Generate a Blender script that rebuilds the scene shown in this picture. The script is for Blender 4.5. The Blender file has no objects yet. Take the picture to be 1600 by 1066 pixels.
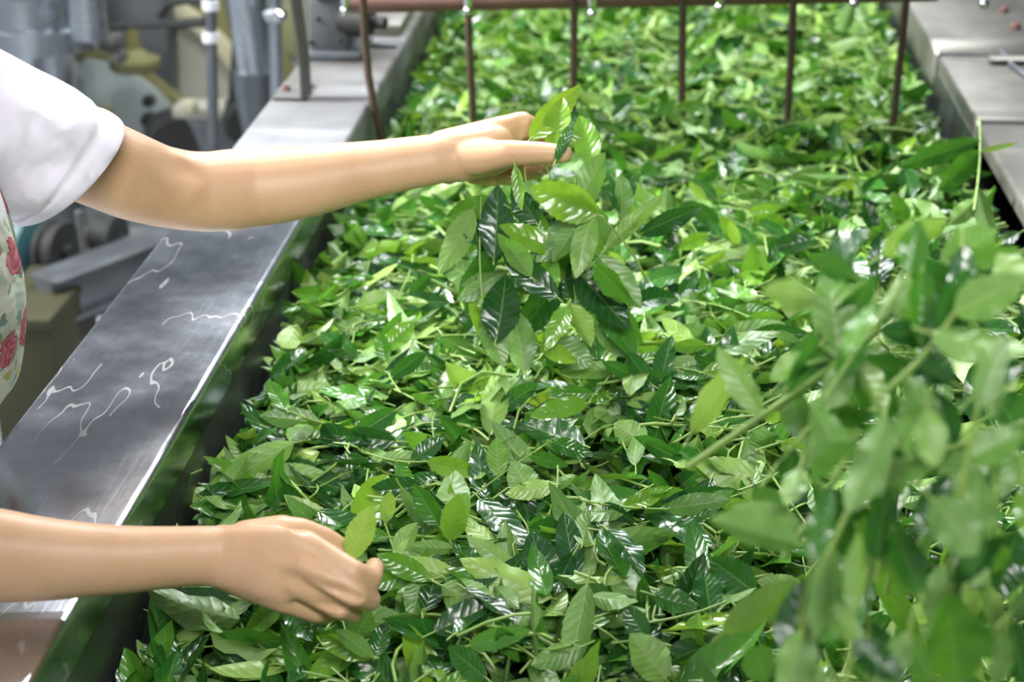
import bpy, bmesh, math, random
import numpy as np
from mathutils import Vector, Matrix

random.seed(7)
rng = np.random.default_rng(11)
SC = bpy.context.scene
COL = SC.collection
PI = math.pi

# ------------------------------------------------------------------ camera
F = 2700.0
CAM = Vector((0, 0, 1.715))
TH = math.atan(1168 / F)
PH = math.atan(243 / F * math.cos(TH))
RIGHT = Vector((math.cos(PH), math.sin(PH), 0))
HOR = Vector((-math.sin(PH), math.cos(PH), 0))
FWD = HOR * math.cos(TH) - Vector((0, 0, 1)) * math.sin(TH)
UP = HOR * math.sin(TH) + Vector((0, 0, 1)) * math.cos(TH)

def ray(px, py):
    return FWD + RIGHT * ((px - 800) / F) + UP * ((533 - py) / F)
def P(px, py, d):
    return CAM + ray(px, py) * d
def onz(px, py, z):
    r = ray(px, py)
    return CAM + r * ((z - CAM.z) / r.z)
def onY(px, py, y):
    r = ray(px, py)
    return CAM + r * (y / r.y)
def pix(p):
    v = Vector(p) - CAM
    d = v.dot(FWD)
    return 800 + F * v.dot(RIGHT) / d, 533 - F * v.dot(UP) / d, d

cam = bpy.data.cameras.new('camera')
cam.sensor_width = 36
cam.lens = 36 * F / 1600
cam.clip_start = 0.02
cam.dof.use_dof = True
cam.dof.focus_distance = 1.76
cam.dof.aperture_fstop = 5.2
co = bpy.data.objects.new('camera', cam)
COL.objects.link(co)
co.location = CAM
co.rotation_euler = (PI / 2 - TH, 0, PH)
SC.camera = co

# ------------------------------------------------------------------ helpers
def mat(name, color=(.5, .5, .5), rough=.5, metal=0.0, spec=.5):
    m = bpy.data.materials.new(name)
    m.use_nodes = True
    b = m.node_tree.nodes['Principled BSDF']
    b.inputs['Base Color'].default_value = (*color, 1)
    b.inputs['Roughness'].default_value = rough
    b.inputs['Metallic'].default_value = metal
    b.inputs['Specular IOR Level'].default_value = spec
    return m
class NT:
    def __init__(s, m):
        s.t = m.node_tree; s.b = s.t.nodes.get('Principled BSDF'); s.out = s.t.nodes.get('Material Output')
    def n(s, typ, ins=None, **kw):
        x = s.t.nodes.new(typ)
        for k, v in kw.items():
            setattr(x, k, v)
        for k, v in (ins or {}).items():
            if isinstance(v, bpy.types.NodeSocket): s.t.links.new(v, x.inputs[k])
            else: x.inputs[k].default_value = v
        return x
    def l(s, a, b): s.t.links.new(a, b)
    def math(s, op, a, b=0.0, c=0.0, clamp=False):
        x = s.n('ShaderNodeMath', operation=op, use_clamp=clamp)
        for i, v in enumerate((a, b, c)):
            if isinstance(v, bpy.types.NodeSocket): s.l(v, x.inputs[i])
            else: x.inputs[i].default_value = v
        return x.outputs[0]
    def mix(s, fac, a, b):
        x = s.n('ShaderNodeMix', data_type='RGBA')
        for i, v in ((0, fac), (6, a), (7, b)):
            if isinstance(v, bpy.types.NodeSocket): s.l(v, x.inputs[i])
            else: x.inputs[i].default_value = v if i == 0 else (*v, 1)
        return x.outputs[2]
    def ramp(s, fac, stops):
        x = s.n('ShaderNodeValToRGB')
        e = x.color_ramp.elements
        while len(e) < len(stops): e.new(.5)
        for q, (p, c) in zip(e, stops):
            q.position = p; q.color = (*c, 1)
        s.l(fac, x.inputs[0])
        return x.outputs[0]

def mesh_obj(name, verts, faces, m, parent=None, smooth=True, origin=None, uv=None):
    """one mesh object; verts in world space (origin = world point of the object's own origin)"""
    V = np.asarray([tuple(v) for v in verts], dtype=float) if not isinstance(verts, np.ndarray) else verts
    po = Vector((0, 0, 0))
    if parent is not None: po = Vector(parent.get('_o', (0, 0, 0)))
    if origin is None: origin = po if parent is not None else Vector(tuple(V.mean(axis=0)[:2]) + (V[:, 2].min(),))
    V = V - np.array(origin)
    me = bpy.data.meshes.new(name)
    me.from_pydata(V.tolist(), [], [tuple(int(i) for i in f) for f in faces])
    if smooth:
        me.polygons.foreach_set('use_smooth', [True] * len(me.polygons))
    ms = m if isinstance(m, (list, tuple)) else [m]
    for q in ms: me.materials.append(q)
    if uv is not None:
        ul = me.uv_layers.new(name='UVMap')
        li = np.empty(len(me.loops), dtype=np.int32); me.loops.foreach_get('vertex_index', li)
        ul.data.foreach_set('uv', np.asarray(uv, dtype=np.float32)[li].ravel())
    me.update()
    o = bpy.data.objects.new(name, me)
    COL.objects.link(o)
    o.location = Vector(origin) - (po if parent is not None else Vector((0, 0, 0)))
    if parent is not None: o.parent = parent
    o['_o'] = tuple(origin)
    return o
def tag(o, label, cat, group=None, kind=None):
    if label: o['label'] = label
    if cat: o['category'] = cat
    if group: o['group'] = group
    if kind: o['kind'] = kind
    return o
def empty(name, loc, label, cat, group=None):
    o = bpy.data.objects.new(name, None)
    COL.objects.link(o)
    o.location = loc
    o.empty_display_size = .05
    o['_o'] = tuple(loc)
    return tag(o, label, cat, group)

class MB:
    def __init__(s): s.v = []; s.f = []
    def add(s, v, f):
        b = len(s.v); s.v += [Vector(q) for q in v]; s.f += [tuple(b + i for i in q) for q in f]; return s
    def box(s, c, size, bev=.002, rot=None):
        bm = bmesh.new(); bmesh.ops.create_cube(bm, size=1)
        bmesh.ops.scale(bm, vec=size, verts=bm.verts)
        if bev: bmesh.ops.bevel(bm, geom=bm.edges[:], offset=bev, segments=2, affect='EDGES', profile=.5)
        if rot is not None: bmesh.ops.transform(bm, matrix=rot.to_4x4(), verts=bm.verts)
        bmesh.ops.translate(bm, vec=c, verts=bm.verts)
        bm.verts.index_update()
        s.add([v.co.copy() for v in bm.verts], [[v.index for v in f.verts] for f in bm.faces]); bm.free(); return s
    def tube(s, pts, rad, n=10, caps=True):
        pts = [Vector(p) for p in pts]; k = len(pts)
        if not isinstance(rad, (list, tuple)): rad = [rad] * k
        t0 = (pts[1] - pts[0]).normalized()
        a = t0.orthogonal().normalized()
        rings = []
        for i, p in enumerate(pts):
            t = (pts[min(i + 1, k - 1)] - pts[max(i - 1, 0)]).normalized()
            a = (a - t * a.dot(t)).normalized(); b = t.cross(a)
            rings.append([p + (a * math.cos(2 * PI * j / n) + b * math.sin(2 * PI * j / n)) * rad[i] for j in range(n)])
        return s.rings(rings, caps)
    def rings(s, rings, caps=True):
        n = len(rings[0]); v = [q for r in rings for q in r]; f = []
        for i in range(len(rings) - 1):
            for j in range(n):
                f.append((i * n + j, i * n + (j + 1) % n, (i + 1) * n + (j + 1) % n, (i + 1) * n + j))
        if caps:
            f.append(tuple(range(n))[::-1]); f.append(tuple((len(rings) - 1) * n + j for j in range(n)))
        return s.add(v, f)
    def lathe(s, c, axis, prof, n=48):
        """prof: (along axis, radius)"""
        axis = Vector(axis).normalized(); a = axis.orthogonal().normalized(); b = axis.cross(a); c = Vector(c)
        return s.rings([[c + axis * h + (a * math.cos(2 * PI * j / n) + b * math.sin(2 * PI * j / n)) * max(r, 1e-5) for j in range(n)] for h, r in prof])
    def build(s, name, m, parent=None, smooth=True, origin=None):
        o = mesh_obj(name, s.v, s.f, m, parent, smooth, origin)
        if smooth:
            try:
                o.data.set_sharp_from_angle(angle=math.radians(38))
            except Exception: pass
        return o

# ------------------------------------------------------------------ geometry of the trough
ZR = 0.90
XL = onz(470, 345, ZR).x
XO = onz(255, 365, ZR).x
XR = (onz(1460, 80, ZR).x + onz(1600, 322, ZR).x) / 2
Y0, Y1 = 0.75, 4.9
ZB = 0.52

# ------------------------------------------------------------------ materials
def metal_mat(name, col, rough, dust=0.0, scratch=True, streak=False):
    m = mat(name, col, rough, 1.0); t = NT(m)
    tc = t.n('ShaderNodeTexCoord')
    ob = tc.outputs['Object']
    mp = t.n('ShaderNodeMapping', {'Vector': ob, 'Scale': (55, 5, 8)})
    n1 = t.n('ShaderNodeTexNoise', {'Vector': mp.outputs[0], 'Scale': 3.0, 'Detail': 6.0})
    n2 = t.n('ShaderNodeTexNoise', {'Vector': ob, 'Scale': 7.0, 'Detail': 5.0, 'Roughness': .65})
    n3 = t.n('ShaderNodeTexNoise', {'Vector': ob, 'Scale': 2.2, 'Detail': 1.0})
    r = t.math('ADD', t.math('MULTIPLY', n2.outputs[0], .34), rough - .15)
    base = t.mix(n2.outputs[0], tuple(c * .55 for c in col), tuple(min(1, c * 1.25) for c in col))
    met = None
    if streak:  # thin warm wandering lines drawn along the top
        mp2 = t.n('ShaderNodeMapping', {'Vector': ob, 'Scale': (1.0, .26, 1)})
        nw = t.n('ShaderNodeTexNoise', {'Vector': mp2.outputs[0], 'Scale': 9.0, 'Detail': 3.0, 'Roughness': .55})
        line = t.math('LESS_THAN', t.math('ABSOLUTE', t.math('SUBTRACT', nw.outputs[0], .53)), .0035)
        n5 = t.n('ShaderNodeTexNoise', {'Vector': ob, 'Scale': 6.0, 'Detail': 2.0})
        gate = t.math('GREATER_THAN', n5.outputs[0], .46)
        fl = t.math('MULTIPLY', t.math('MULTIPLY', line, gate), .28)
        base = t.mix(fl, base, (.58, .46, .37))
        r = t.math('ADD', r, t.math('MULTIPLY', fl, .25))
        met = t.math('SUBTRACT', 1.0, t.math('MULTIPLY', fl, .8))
    if dust:
        sep = t.n('ShaderNodeSeparateXYZ', {'Vector': t.n('ShaderNodeNewGeometry').outputs['Position']})
        g = t.n('ShaderNodeMapRange', {'Value': sep.outputs[1], 'From Min': 2.3, 'From Max': 3.0})
        n4 = t.n('ShaderNodeTexNoise', {'Vector': ob, 'Scale': 4.0, 'Detail': 6.0})
        d = t.math('MULTIPLY', t.math('MULTIPLY', g.outputs[0], t.math('ADD', n4.outputs[0], .4)), dust, clamp=True)
        ye = t.n('ShaderNodeMapRange', {'Value': sep.outputs[1], 'From Min': 3.25, 'From Max': 3.8})
        dc = t.mix(t.math('MULTIPLY', ye.outputs[0], n4.outputs[0]), (.075, .072, .065), (.08, .076, .018))
        base = t.mix(d, base, dc)
        r = t.math('ADD', r, t.math('MULTIPLY', d, .5))
        mm = t.math('SUBTRACT', met if met is not None else 1.0, d, clamp=True)
        met = mm
    t.l(base, t.b.inputs['Base Color']); t.l(r, t.b.inputs['Roughness'])
    if met is not None: t.l(met, t.b.inputs['Metallic'])
    bp = t.n('ShaderNodeBump', {'Strength': .12, 'Distance': .002, 'Height': n1.outputs[0]})
    bp2 = t.n('ShaderNodeBump', {'Strength': .16, 'Distance': .010, 'Height': n3.outputs[0], 'Normal': bp.outputs[0]})
    t.l(bp2.outputs[0], t.b.inputs['Normal'])
    return m
M = {}
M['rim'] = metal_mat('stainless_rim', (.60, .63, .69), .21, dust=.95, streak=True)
M['plate'] = metal_mat('dull_steel_plate', (.33, .325, .295), .5)
M['inner'] = metal_mat('trough_wall_steel', (.25, .27, .26), .42)
M['steel'] = metal_mat('polished_steel', (.66, .70, .76), .22)
M['greymetal'] = metal_mat('grey_painted_steel', (.24, .26, .28), .45)
M['chrome'] = mat('chrome', (.75, .76, .8), .12, 1)

def paint(name, col, rough=.5, var=.25, scale=8, metal=0):
    m = mat(name, col, rough, metal); t = NT(m)
    tc = t.n('ShaderNodeTexCoord')
    n = t.n('ShaderNodeTexNoise', {'Vector': tc.outputs['Object'], 'Scale': float(scale), 'Detail': 5.0, 'Roughness': .65})
    t.l(t.mix(n.outputs[0], tuple(c * (1 - var) for c in col), tuple(min(1, c * (1 + var)) for c in col)), t.b.inputs['Base Color'])
    return m
M['tine'] = paint('brown_steel_rod', (.10, .065, .05), .38, .3, 60, .3)
M['bar'] = paint('brown_bar', (.16, .085, .065), .42, .3, 20)
M['cast'] = paint('blue_grey_cast_iron', (.085, .098, .11), .5, .35, 25)
M['bracket'] = paint('grey_bracket', (.11, .11, .108), .5, .3, 20)
M['rust'] = paint('rusty_bolt', (.13, .06, .045), .7, .4, 80)
M['greyguard'] = paint('grey_green_guard', (.30, .35, .34), .5, .15, 6)
M['beige'] = paint('beige_grey_panel', (.42, .42, .34), .55, .15, 5)
M['olive'] = paint('olive_band', (.19, .185, .07), .6, .3, 7)
M['cream'] = paint('cream_edge', (.55, .53, .36), .55, .2, 9)
M['yellow'] = paint('yellow_green_dust', (.34, .35, .16), .7, .3, 9)
M['dark'] = paint('dark_iron', (.02, .022, .021), .65, .4, 12)
M['teal'] = paint('teal_motor_paint', (.05, .13, .15), .35, .2, 6)
M['khaki'] = paint('khaki_box', (.032, .031, .009), .6, .2, 6)
M['concrete'] = paint('concrete_floor', (.34, .36, .38), .35, .2, 3)
M['wallpaint'] = paint('wall_paint', (.46, .50, .56), .7, .1, 2)
M['white'] = paint('white_plastic', (.75, .78, .82), .4, .05, 5)

# skin
def skin_mat():
    m = mat('skin', (.62, .40, .28), .45); t = NT(m)
    tc = t.n('ShaderNodeTexCoord'); ob = tc.outputs['Object']
    n1 = t.n('ShaderNodeTexNoise', {'Vector': ob, 'Scale': 14.0, 'Detail': 4.0})
    n2 = t.n('ShaderNodeTexNoise', {'Vector': ob, 'Scale': 260.0, 'Detail': 3.0})
    c = t.ramp(n1.outputs[0], [(.25, (.63, .375, .205)), (.5, (.71, .45, .26)), (.75, (.77, .47, .30))])
    c = t.mix(t.math('MULTIPLY', n2.outputs[0], .25), c, (.50, .30, .20))
    v = t.n('ShaderNodeTexVoronoi', {'Vector': ob, 'Scale': 34.0, 'Randomness': 1.0})
    sp = t.n('ShaderNodeSeparateColor', {'Color': v.outputs['Color']})
    mole = t.math('MULTIPLY', t.math('LESS_THAN', v.outputs['Distance'], t.math('MULTIPLY', sp.outputs[1], .06)), t.math('GREATER_THAN', sp.outputs[0], .45))
    c = t.mix(t.math('MULTIPLY', mole, .6), c, (.16, .07, .04))
    t.l(c, t.b.inputs['Base Color'])
    w = t.n('ShaderNodeTexVoronoi', {'Vector': ob, 'Scale': 420.0})
    bp = t.n('ShaderNodeBump', {'Strength': .12, 'Distance': .0012, 'Height': w.outputs['Distance']})
    bp2 = t.n('ShaderNodeBump', {'Strength': .25, 'Distance': .004, 'Height': n1.outputs[0], 'Normal': bp.outputs[0]})
    t.l(bp2.outputs[0], t.b.inputs['Normal'])
    t.b.inputs['Subsurface Weight'].default_value = .12
    t.b.inputs['Subsurface Radius'].default_value = (.012, .005, .003)
    t.b.inputs['Subsurface Scale'].default_value = .5
    return m
M['skin'] = skin_mat()
M['nail'] = mat('fingernail', (.72, .47, .40), .28)
def cloth(name, col, wv=900.):
    m = mat(name, col, .85, 0, .25); t = NT(m)
    tc = t.n('ShaderNodeTexCoord')
    n1 = t.n('ShaderNodeTexNoise', {'Vector': tc.outputs['Object'], 'Scale': wv, 'Detail': 2.0})
    n2 = t.n('ShaderNodeTexNoise', {'Vector': tc.outputs['Object'], 'Scale': 13.0, 'Detail': 2.0, 'Distortion': .8})
    b1 = t.n('ShaderNodeBump', {'Strength': .2, 'Distance': .001, 'Height': n1.outputs[0]})
    b2 = t.n('ShaderNodeBump', {'Strength': .7, 'Distance': .02, 'Height': n2.outputs[0], 'Normal': b1.outputs[0]})
    t.l(b2.outputs[0], t.b.inputs['Normal'])
    return m
M['shirt'] = cloth('white_cotton', (.80, .78, .86))
M['trousers'] = cloth('dark_trousers', (.03, .035, .05))
M['hair'] = paint('dark_hair', (.02, .014, .01), .7, .3, 60)
M['eye'] = mat('eye', (.03, .02, .015), .1)
M['lip'] = mat('lip', (.45, .18, .15), .4)
def floral():
    m = cloth('floral_cotton', (.7, .75, .66)); t = NT(m)
    tc = t.n('ShaderNodeTexCoord'); ob = tc.outputs['Object']
    nz = t.n('ShaderNodeTexNoise', {'Vector': ob, 'Scale': 45.0, 'Detail': 3.0})
    wob = t.n('ShaderNodeMix', {0: .035, 4: ob, 5: nz.outputs['Color']}, data_type='VECTOR')
    wv = wob.outputs[1]
    base = t.ramp(nz.outputs[0], [(.35, (.50, .60, .55)), (.5, (.68, .72, .60)), (.65, (.76, .76, .66))])
    lf = t.n('ShaderNodeTexVoronoi', {'Vector': wv, 'Scale': 46.0})
    ls = t.n('ShaderNodeSeparateColor', {'Color': lf.outputs['Color']})
    lmask = t.math('MULTIPLY', t.math('LESS_THAN', lf.outputs['Distance'], .42), t.math('GREATER_THAN', ls.outputs[0], .28))
    lcol = t.ramp(ls.outputs[1], [(0, (.10, .22, .20)), (.4, (.20, .33, .33)), (.65, (.22, .27, .13)), (1, (.55, .48, .06))])
    c = t.mix(t.math('MULTIPLY', lmask, .8), base, lcol)
    fv = t.n('ShaderNodeTexVoronoi', {'Vector': wv, 'Scale': 17.0, 'Randomness': .8})
    fs = t.n('ShaderNodeSeparateColor', {'Color': fv.outputs['Color']})
    pet = t.math('SINE', t.math('MULTIPLY', fv.outputs['Distance'], 60.0))
    fcol = t.mix(t.math('ADD', t.math('MULTIPLY', pet, .3), .4), (.42, .02, .07), (.70, .25, .28))
    ctr = t.math('LESS_THAN', fv.outputs['Distance'], .13)
    fcol = t.mix(ctr, fcol, (.65, .50, .22))
    fmask = t.math('MULTIPLY', t.math('LESS_THAN', fv.outputs['Distance'], .40), t.math('GREATER_THAN', fs.outputs[0], .5))
    c = t.mix(t.math('MULTIPLY', fmask, .92), c, fcol)
    t.l(c, t.b.inputs['Base Color'])
    return m
M['apron'] = floral()

# leaves
def leaf_mat():
    m = bpy.data.materials.new('tea_leaf'); m.use_nodes = True; t = NT(m)
    at = t.n('ShaderNodeAttribute', attribute_name='tint')
    tint = t.math('ADD', at.outputs['Fac'], 0.0)
    uv = t.n('ShaderNodeUVMap', uv_map='UVMap')
    sp = t.n('ShaderNodeSeparateXYZ', {'Vector': uv.outputs[0]})
    u, v = sp.outputs[0], sp.outputs[1]          # u along 0..1, v across -1..1 (stored as 0..1)
    av = t.math('ABSOLUTE', t.math('SUBTRACT', t.math('MULTIPLY', v, 2.0), 1.0))
    geo = t.n('ShaderNodeNewGeometry')
    wn = t.n('ShaderNodeTexNoise', {'Vector': geo.outputs['Position'], 'Scale': 60.0, 'Detail': 1.0})
    mid = t.math('LESS_THAN', av, .055)
    ph = t.math('ADD', t.math('SUBTRACT', t.math('MULTIPLY', u, 8.0), t.math('MULTIPLY', av, 1.5)), t.math('MULTIPLY', wn.outputs[0], .9))
    fr = t.math('ABSOLUTE', t.math('SUBTRACT', t.math('FRACT', ph), .5))
    vein = t.math('MULTIPLY', t.math('LESS_THAN', fr, .06), t.math('LESS_THAN', av, .88))
    tc = t.n('ShaderNodeTexCoord')
    nz = t.n('ShaderNodeTexNoise', {'Vector': geo.outputs['Position'], 'Scale': 55.0, 'Detail': 4.0})
    top = t.ramp(tint, [(0, (.008, .056, .014)), (.35, (.024, .135, .018)), (.65, (.085, .29, .022)), (1, (.27, .50, .035))])
    bot = t.ramp(tint, [(0, (.11, .26, .055)), (.5, (.21, .40, .085)), (1, (.38, .60, .11))])
    top = t.mix(t.math('MULTIPLY', t.math('MAXIMUM', mid, t.math('MULTIPLY', vein, .35)), .55), top, (.20, .36, .08))
    bot = t.mix(t.math('MULTIPLY', t.math('MAXIMUM', mid, t.math('MULTIPLY', vein, .5)), .6), bot, (.42, .54, .22))
    bf = geo.outputs['Backfacing']
    c = t.mix(bf, top, bot)
    c = t.mix(t.math('MULTIPLY', nz.outputs[0], .35), c, t.mix(bf, (.02, .07, .015), (.12, .22, .07)))
    t.l(c, t.b.inputs['Base Color'])
    t.l(t.math('ADD', t.math('MULTIPLY', bf, .16), t.math('ADD', .11, t.math('MULTIPLY', nz.outputs[0], .2))), t.b.inputs['Roughness'])
    t.b.inputs['Specular IOR Level'].default_value = .62
    quilt = t.math('ADD', t.math('MULTIPLY', t.math('SMOOTH_MIN', fr, .3, .2), 1.0), t.math('MULTIPLY', nz.outputs[0], .35))
    quilt = t.math('ADD', quilt, t.math('MULTIPLY', t.math('SMOOTH_MIN', av, .25, .1), 1.2))
    bp = t.n('ShaderNodeBump', {'Strength': .45, 'Distance': .002, 'Height': quilt})
    t.l(bp.outputs[0], t.b.inputs['Normal'])
    tr = t.n('ShaderNodeBsdfTranslucent', {'Color': t.ramp(tint, [(0, (.02, .10, .01)), (.5, (.10, .32, .02)), (1, (.36, .58, .04))])})
    mx = t.n('ShaderNodeMixShader', {0: .24, 1: t.b.outputs[0], 2: tr.outputs[0]})
    t.l(mx.outputs[0], t.out.inputs['Surface'])
    return m
M['leaf'] = leaf_mat()
M['stem'] = paint('green_stem', (.22, .36, .07), .4, .3, 30)
M['under'] = mat('leaf_bed_shade', (.006, .02, .006), .9)

# ------------------------------------------------------------------ setting
def slab(name, x0, x1, y0, y1, z0, z1, m, label=None):
    o = MB().box(((x0 + x1) / 2, (y0 + y1) / 2, (z0 + z1) / 2), (x1 - x0, y1 - y0, z1 - z0), 0).build(name, m, smooth=False)
    o['kind'] = 'structure'
    return o
slab('floor', -5.5, 5.0, -1.5, 10.0, -.1, 0, M['concrete'])
slab('wall_back', -5.5, 5.0, 10.0, 10.15, 0, 4.2, M['wallpaint'])
slab('wall_left', -5.65, -5.5, -1.5, 10.15, 0, 4.2, M['wallpaint'])

em = mat('daylight_pane', (.8, .9, 1), .3); em.node_tree.nodes['Principled BSDF'].inputs['Emission Color'].default_value = (.85, .93, 1, 1); em.node_tree.nodes['Principled BSDF'].inputs['Emission Strength'].default_value = 5.0
win = slab('window_1', -5.495, -5.47, 1.2, 5.2, 1.3, 3.3, em)
wf = MB()
for yy in (1.15, 2.5, 3.9, 5.25): wf.box((-5.46, yy, 2.3), (.08, .1, 2.2), .004)
for zz in (1.25, 3.35): wf.box((-5.46, 3.2, zz), (.08, 4.2, .1), .004)
wfo = wf.build('window_frame', M['white'], None); wfo['kind'] = 'structure'
# ------------------------------------------------------------------ trough
tr = empty('leaf_trough', ((XL + XR) / 2, (Y0 + Y1) / 2, 0), 'long stainless steel trough filled with fresh tea leaves', 'trough')
# left rim: bent sheet with rounded inner and outer edges
def rim_profile(xa, xb, r, inner_right=True, drop_o=.07, drop_i=.05):
    pts = [(xa, ZR - drop_o)]
    for k in range(7):
        a = PI - k * PI / 12
        pts.append((xa + r + r * math.cos(a), ZR - r + r * math.sin(a)))
    for k in range(7):
        a = PI / 2 - k * PI / 12
        pts.append((xb - r + r * math.cos(a), ZR - r + r * math.sin(a)))
    pts.append((xb, ZR - drop_i))
    return pts
def extrude_profile(pts, y0, y1, m, name, parent, ny=40):
    v = []; f = []; n = len(pts); thick = .003
    for side in (0, 1):
        xm = (pts[0][0] + pts[-1][0]) / 2; hw = abs(pts[-1][0] - pts[0][0]) / 2
        for i in range(ny + 1):
            y = y0 + (y1 - y0) * i / ny
            for (x, z) in pts:
                v.append((xm + (x - xm) * (1 - side * thick / hw), y, z - side * thick))
    o = (ny + 1) * n
    for i in range(ny):
        for j in range(n - 1):
            q = (i * n + j, (i + 1) * n + j, (i + 1) * n + j + 1, i * n + j + 1)
            f.append(q); f.append(tuple(o + k for k in q)[::-1])
    for j in range(n - 1):
        f.append((j, j + 1, o + j + 1, o + j)); a = ny * n
        f.append((a + j + 1, a + j, o + a + j, o + a + j + 1))
    return mesh_obj(name, v, f, m, parent)
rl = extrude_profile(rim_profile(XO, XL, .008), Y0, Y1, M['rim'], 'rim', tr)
rl['label'] = 'broad polished rim with thin warm streaks'
# side walls and bottom
MB().box((XL - .004, (Y0 + Y1) / 2, (ZR + ZB) / 2 - .02), (.004, Y1 - Y0, ZR - ZB - .02), 0).build('side_wall', M['inner'], tr, False)
MB().box((XR + .004, (Y0 + Y1) / 2, (ZR + ZB) / 2 - .02), (.004, Y1 - Y0, ZR - ZB - .02), 0).build('side_wall', M['inner'], tr, False)
MB().box(((XL + XR) / 2, (Y0 + Y1) / 2, ZB), (XR - XL, Y1 - Y0, .006), 0).build('bottom_panel', M['inner'], tr, False)
MB().box(((XL + XR) / 2, Y0, (ZR + ZB) / 2 - .03), (XR - XL, .004, ZR - ZB - .06), 0).build('end_wall', M['inner'], tr, False)
MB().box(((XL + XR) / 2, Y1, (ZR + ZB) / 2 - .02), (XR - XL, .004, ZR - ZB - .02), 0).build('end_wall', M['inner'], tr, False)
for lx in (XL - .05, XR + .05):
    for ly in (Y0 + .15, 2.7, Y1 - .2):
        MB().box((lx, ly, ZR / 2 - .04), (.06, .06, ZR - .08), .004).build('leg', M['greymetal'], tr)
# right rim: overlapping plates
yseam = onz(1460, 88, ZR).y
ys2 = onz(1530, 192, ZR).y
WR = .34
def rplate(y0, y1, dz, xoff=0.0):
    pts = [(x + 0, z + dz) for x, z in [(XR + xoff, ZR - .07)] + [(XR + xoff + .007 + .007 * math.cos(PI - k * PI / 12), ZR - .007 + .007 * math.sin(PI - k * PI / 12)) for k in range(7)] + [(XR + WR, ZR), (XR + WR, ZR - .07)]]
    return extrude_profile(pts, y0, y1, M['plate'], 'rim_plate', tr, 12)
rplate(yseam + .006, Y1, .006)
rplate(ys2 + .004, yseam, 0, .004)
rplate(Y0, ys2, -.004, .002)
# raised cover strips, panel joint and bolts on the right rim
a = onz(1545, 98, ZR)
MB().box((a.x + .10, a.y, ZR + .008), (.20, .035, .006), .002).build('cover_strip', M['plate'], tr)
b = onz(1590, 82, ZR)
for px, py in ((1568, 19), (1587, 44)):
    c = onz(px, py, ZR + .006)
    MB().lathe((c.x, c.y, ZR + .005), (0, 0, 1), [(0, .011), (.007, .011), (.008, .009), (.011, .008), (.014, .004), (.0145, 0)], 12).build('bolt', M['rust'], tr)
c1, c2 = onz(1565, 85, ZR), onz(1600, 130, ZR)
MB().tube([(c1.x, c1.y, ZR + .004), ((c1.x + c2.x) / 2, (c1.y + c2.y) / 2, ZR + .004), (c2.x + .02, c2.y - .04, ZR + .004)], .006, 8).build('edge_bead', M['greymetal'], tr)

# ------------------------------------------------------------------ rake over the trough
TY = 3.02
rk = empty('rake_bar', ((XL + XR) / 2, TY, 1.08), 'brown rake bar with six thin tines dipping into the leaves', 'rake')
b0, b1 = onY(566, 6, TY + .05), onY(1150, -6, TY + .05)
dirb = (b1 - b0).normalized()
MB().tube([b0 - dirb * .02, b0, b0 + dirb * .5, b1, b1 + dirb * .35], .0165, 14).build('bar', M['bar'], rk)
tines = [[(562, -60), (567, 0), (570, 60), (576, 120), (584, 165), (597, 215)],
         [(729, -60), (731, 0), (734, 90), (740, 195)],
         [(897, -60), (897, 0), (897, 60), (896, 130)],
         [(1067, -60), (1067, 0), (1066, 100), (1065, 205)],
         [(1243, -60), (1240, 0), (1236, 90), (1230, 195)],
         [(1421, -60), (1416, 0), (1410, 60), (1404, 115), (1398, 172)]]
for tn in tines:
    pts = []
    for i, (px, py) in enumerate(tn):
        y = TY - .015 - (.115 if tn[0][0] < 600 else 0)
        pts.append(onY(px, py, y))
    e = pts[-1] + (pts[-1] - pts[-2]).normalized() * .05
    pts.append(e)
    top = pts[0] + Vector((0, 0.0, .06)); pts.insert(0, top)
    MB().tube(pts, .0068, 10).build('tine', M['tine'], rk)
for px, py in ((538, 18), (731, 18), (925, 22), (1124, 12), (1335, 6), (1538, 7)):
    q = onY(px, py, TY - .12)
    tp = q + Vector((.004 if px < 700 else 0, 0, .14))
    MB().tube([q, q + (tp - q) * .08, tp], [.004, .0075, .0075], 12).lathe(q - Vector((0, 0, .001)), (0, 0, 1), [(-.006, .001), (-.005, .0055), (-.001, .008), (.004, .008), (.008, .006)], 12).build('chrome_rod', M['chrome'], rk)
# cross shaft carrying rods and tines (just above the photograph's edge)
s0, s1 = onY(480, -150, TY), onY(1640, -150, TY)
MB().box(((s0 + s1) / 2 + Vector((0, -.05, .03))), ((s1 - s0).length, .16, .05), .004).build('carrier_beam', M['greymetal'], rk)

# ------------------------------------------------------------------ bearing stand on the left rim
hx0, hx1 = onz(487, 92, ZR), onz(562, 92, ZR)
ZS = ZR; ZR = ZR + .001
bs = empty('bearing_stand', ((hx0.x + hx1.x) / 2, hx0.y + .05, ZR), 'blue-grey iron bearing stand bolted on the polished rim', 'bearing stand')
w = hx1.x - hx0.x
MB().box(((hx0.x + hx1.x) / 2 - .012, hx0.y + .07, ZR + .055), (w * .78, .13, .11), .004).box(((hx0.x + hx1.x) / 2, hx0.y + .06, ZR + .007), (w * 1.12, .16, .014), .003).build('pedestal', M['cast'], bs)
MB().box(((hx0.x + hx1.x) / 2 + .01, hx0.y + .07, ZR + .17), (w * 1.15, .15, .12), .012).build('housing', M['cast'], bs)
MB().lathe((hx1.x - .005, hx0.y + .02, ZR + .07), (1, -.3, 0), [(-.03, .03), (.02, .03), (.022, .026), (.03, .026), (.031, .012), (.06, .012)], 20).build('shaft_end', M['dark'], bs)
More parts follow.
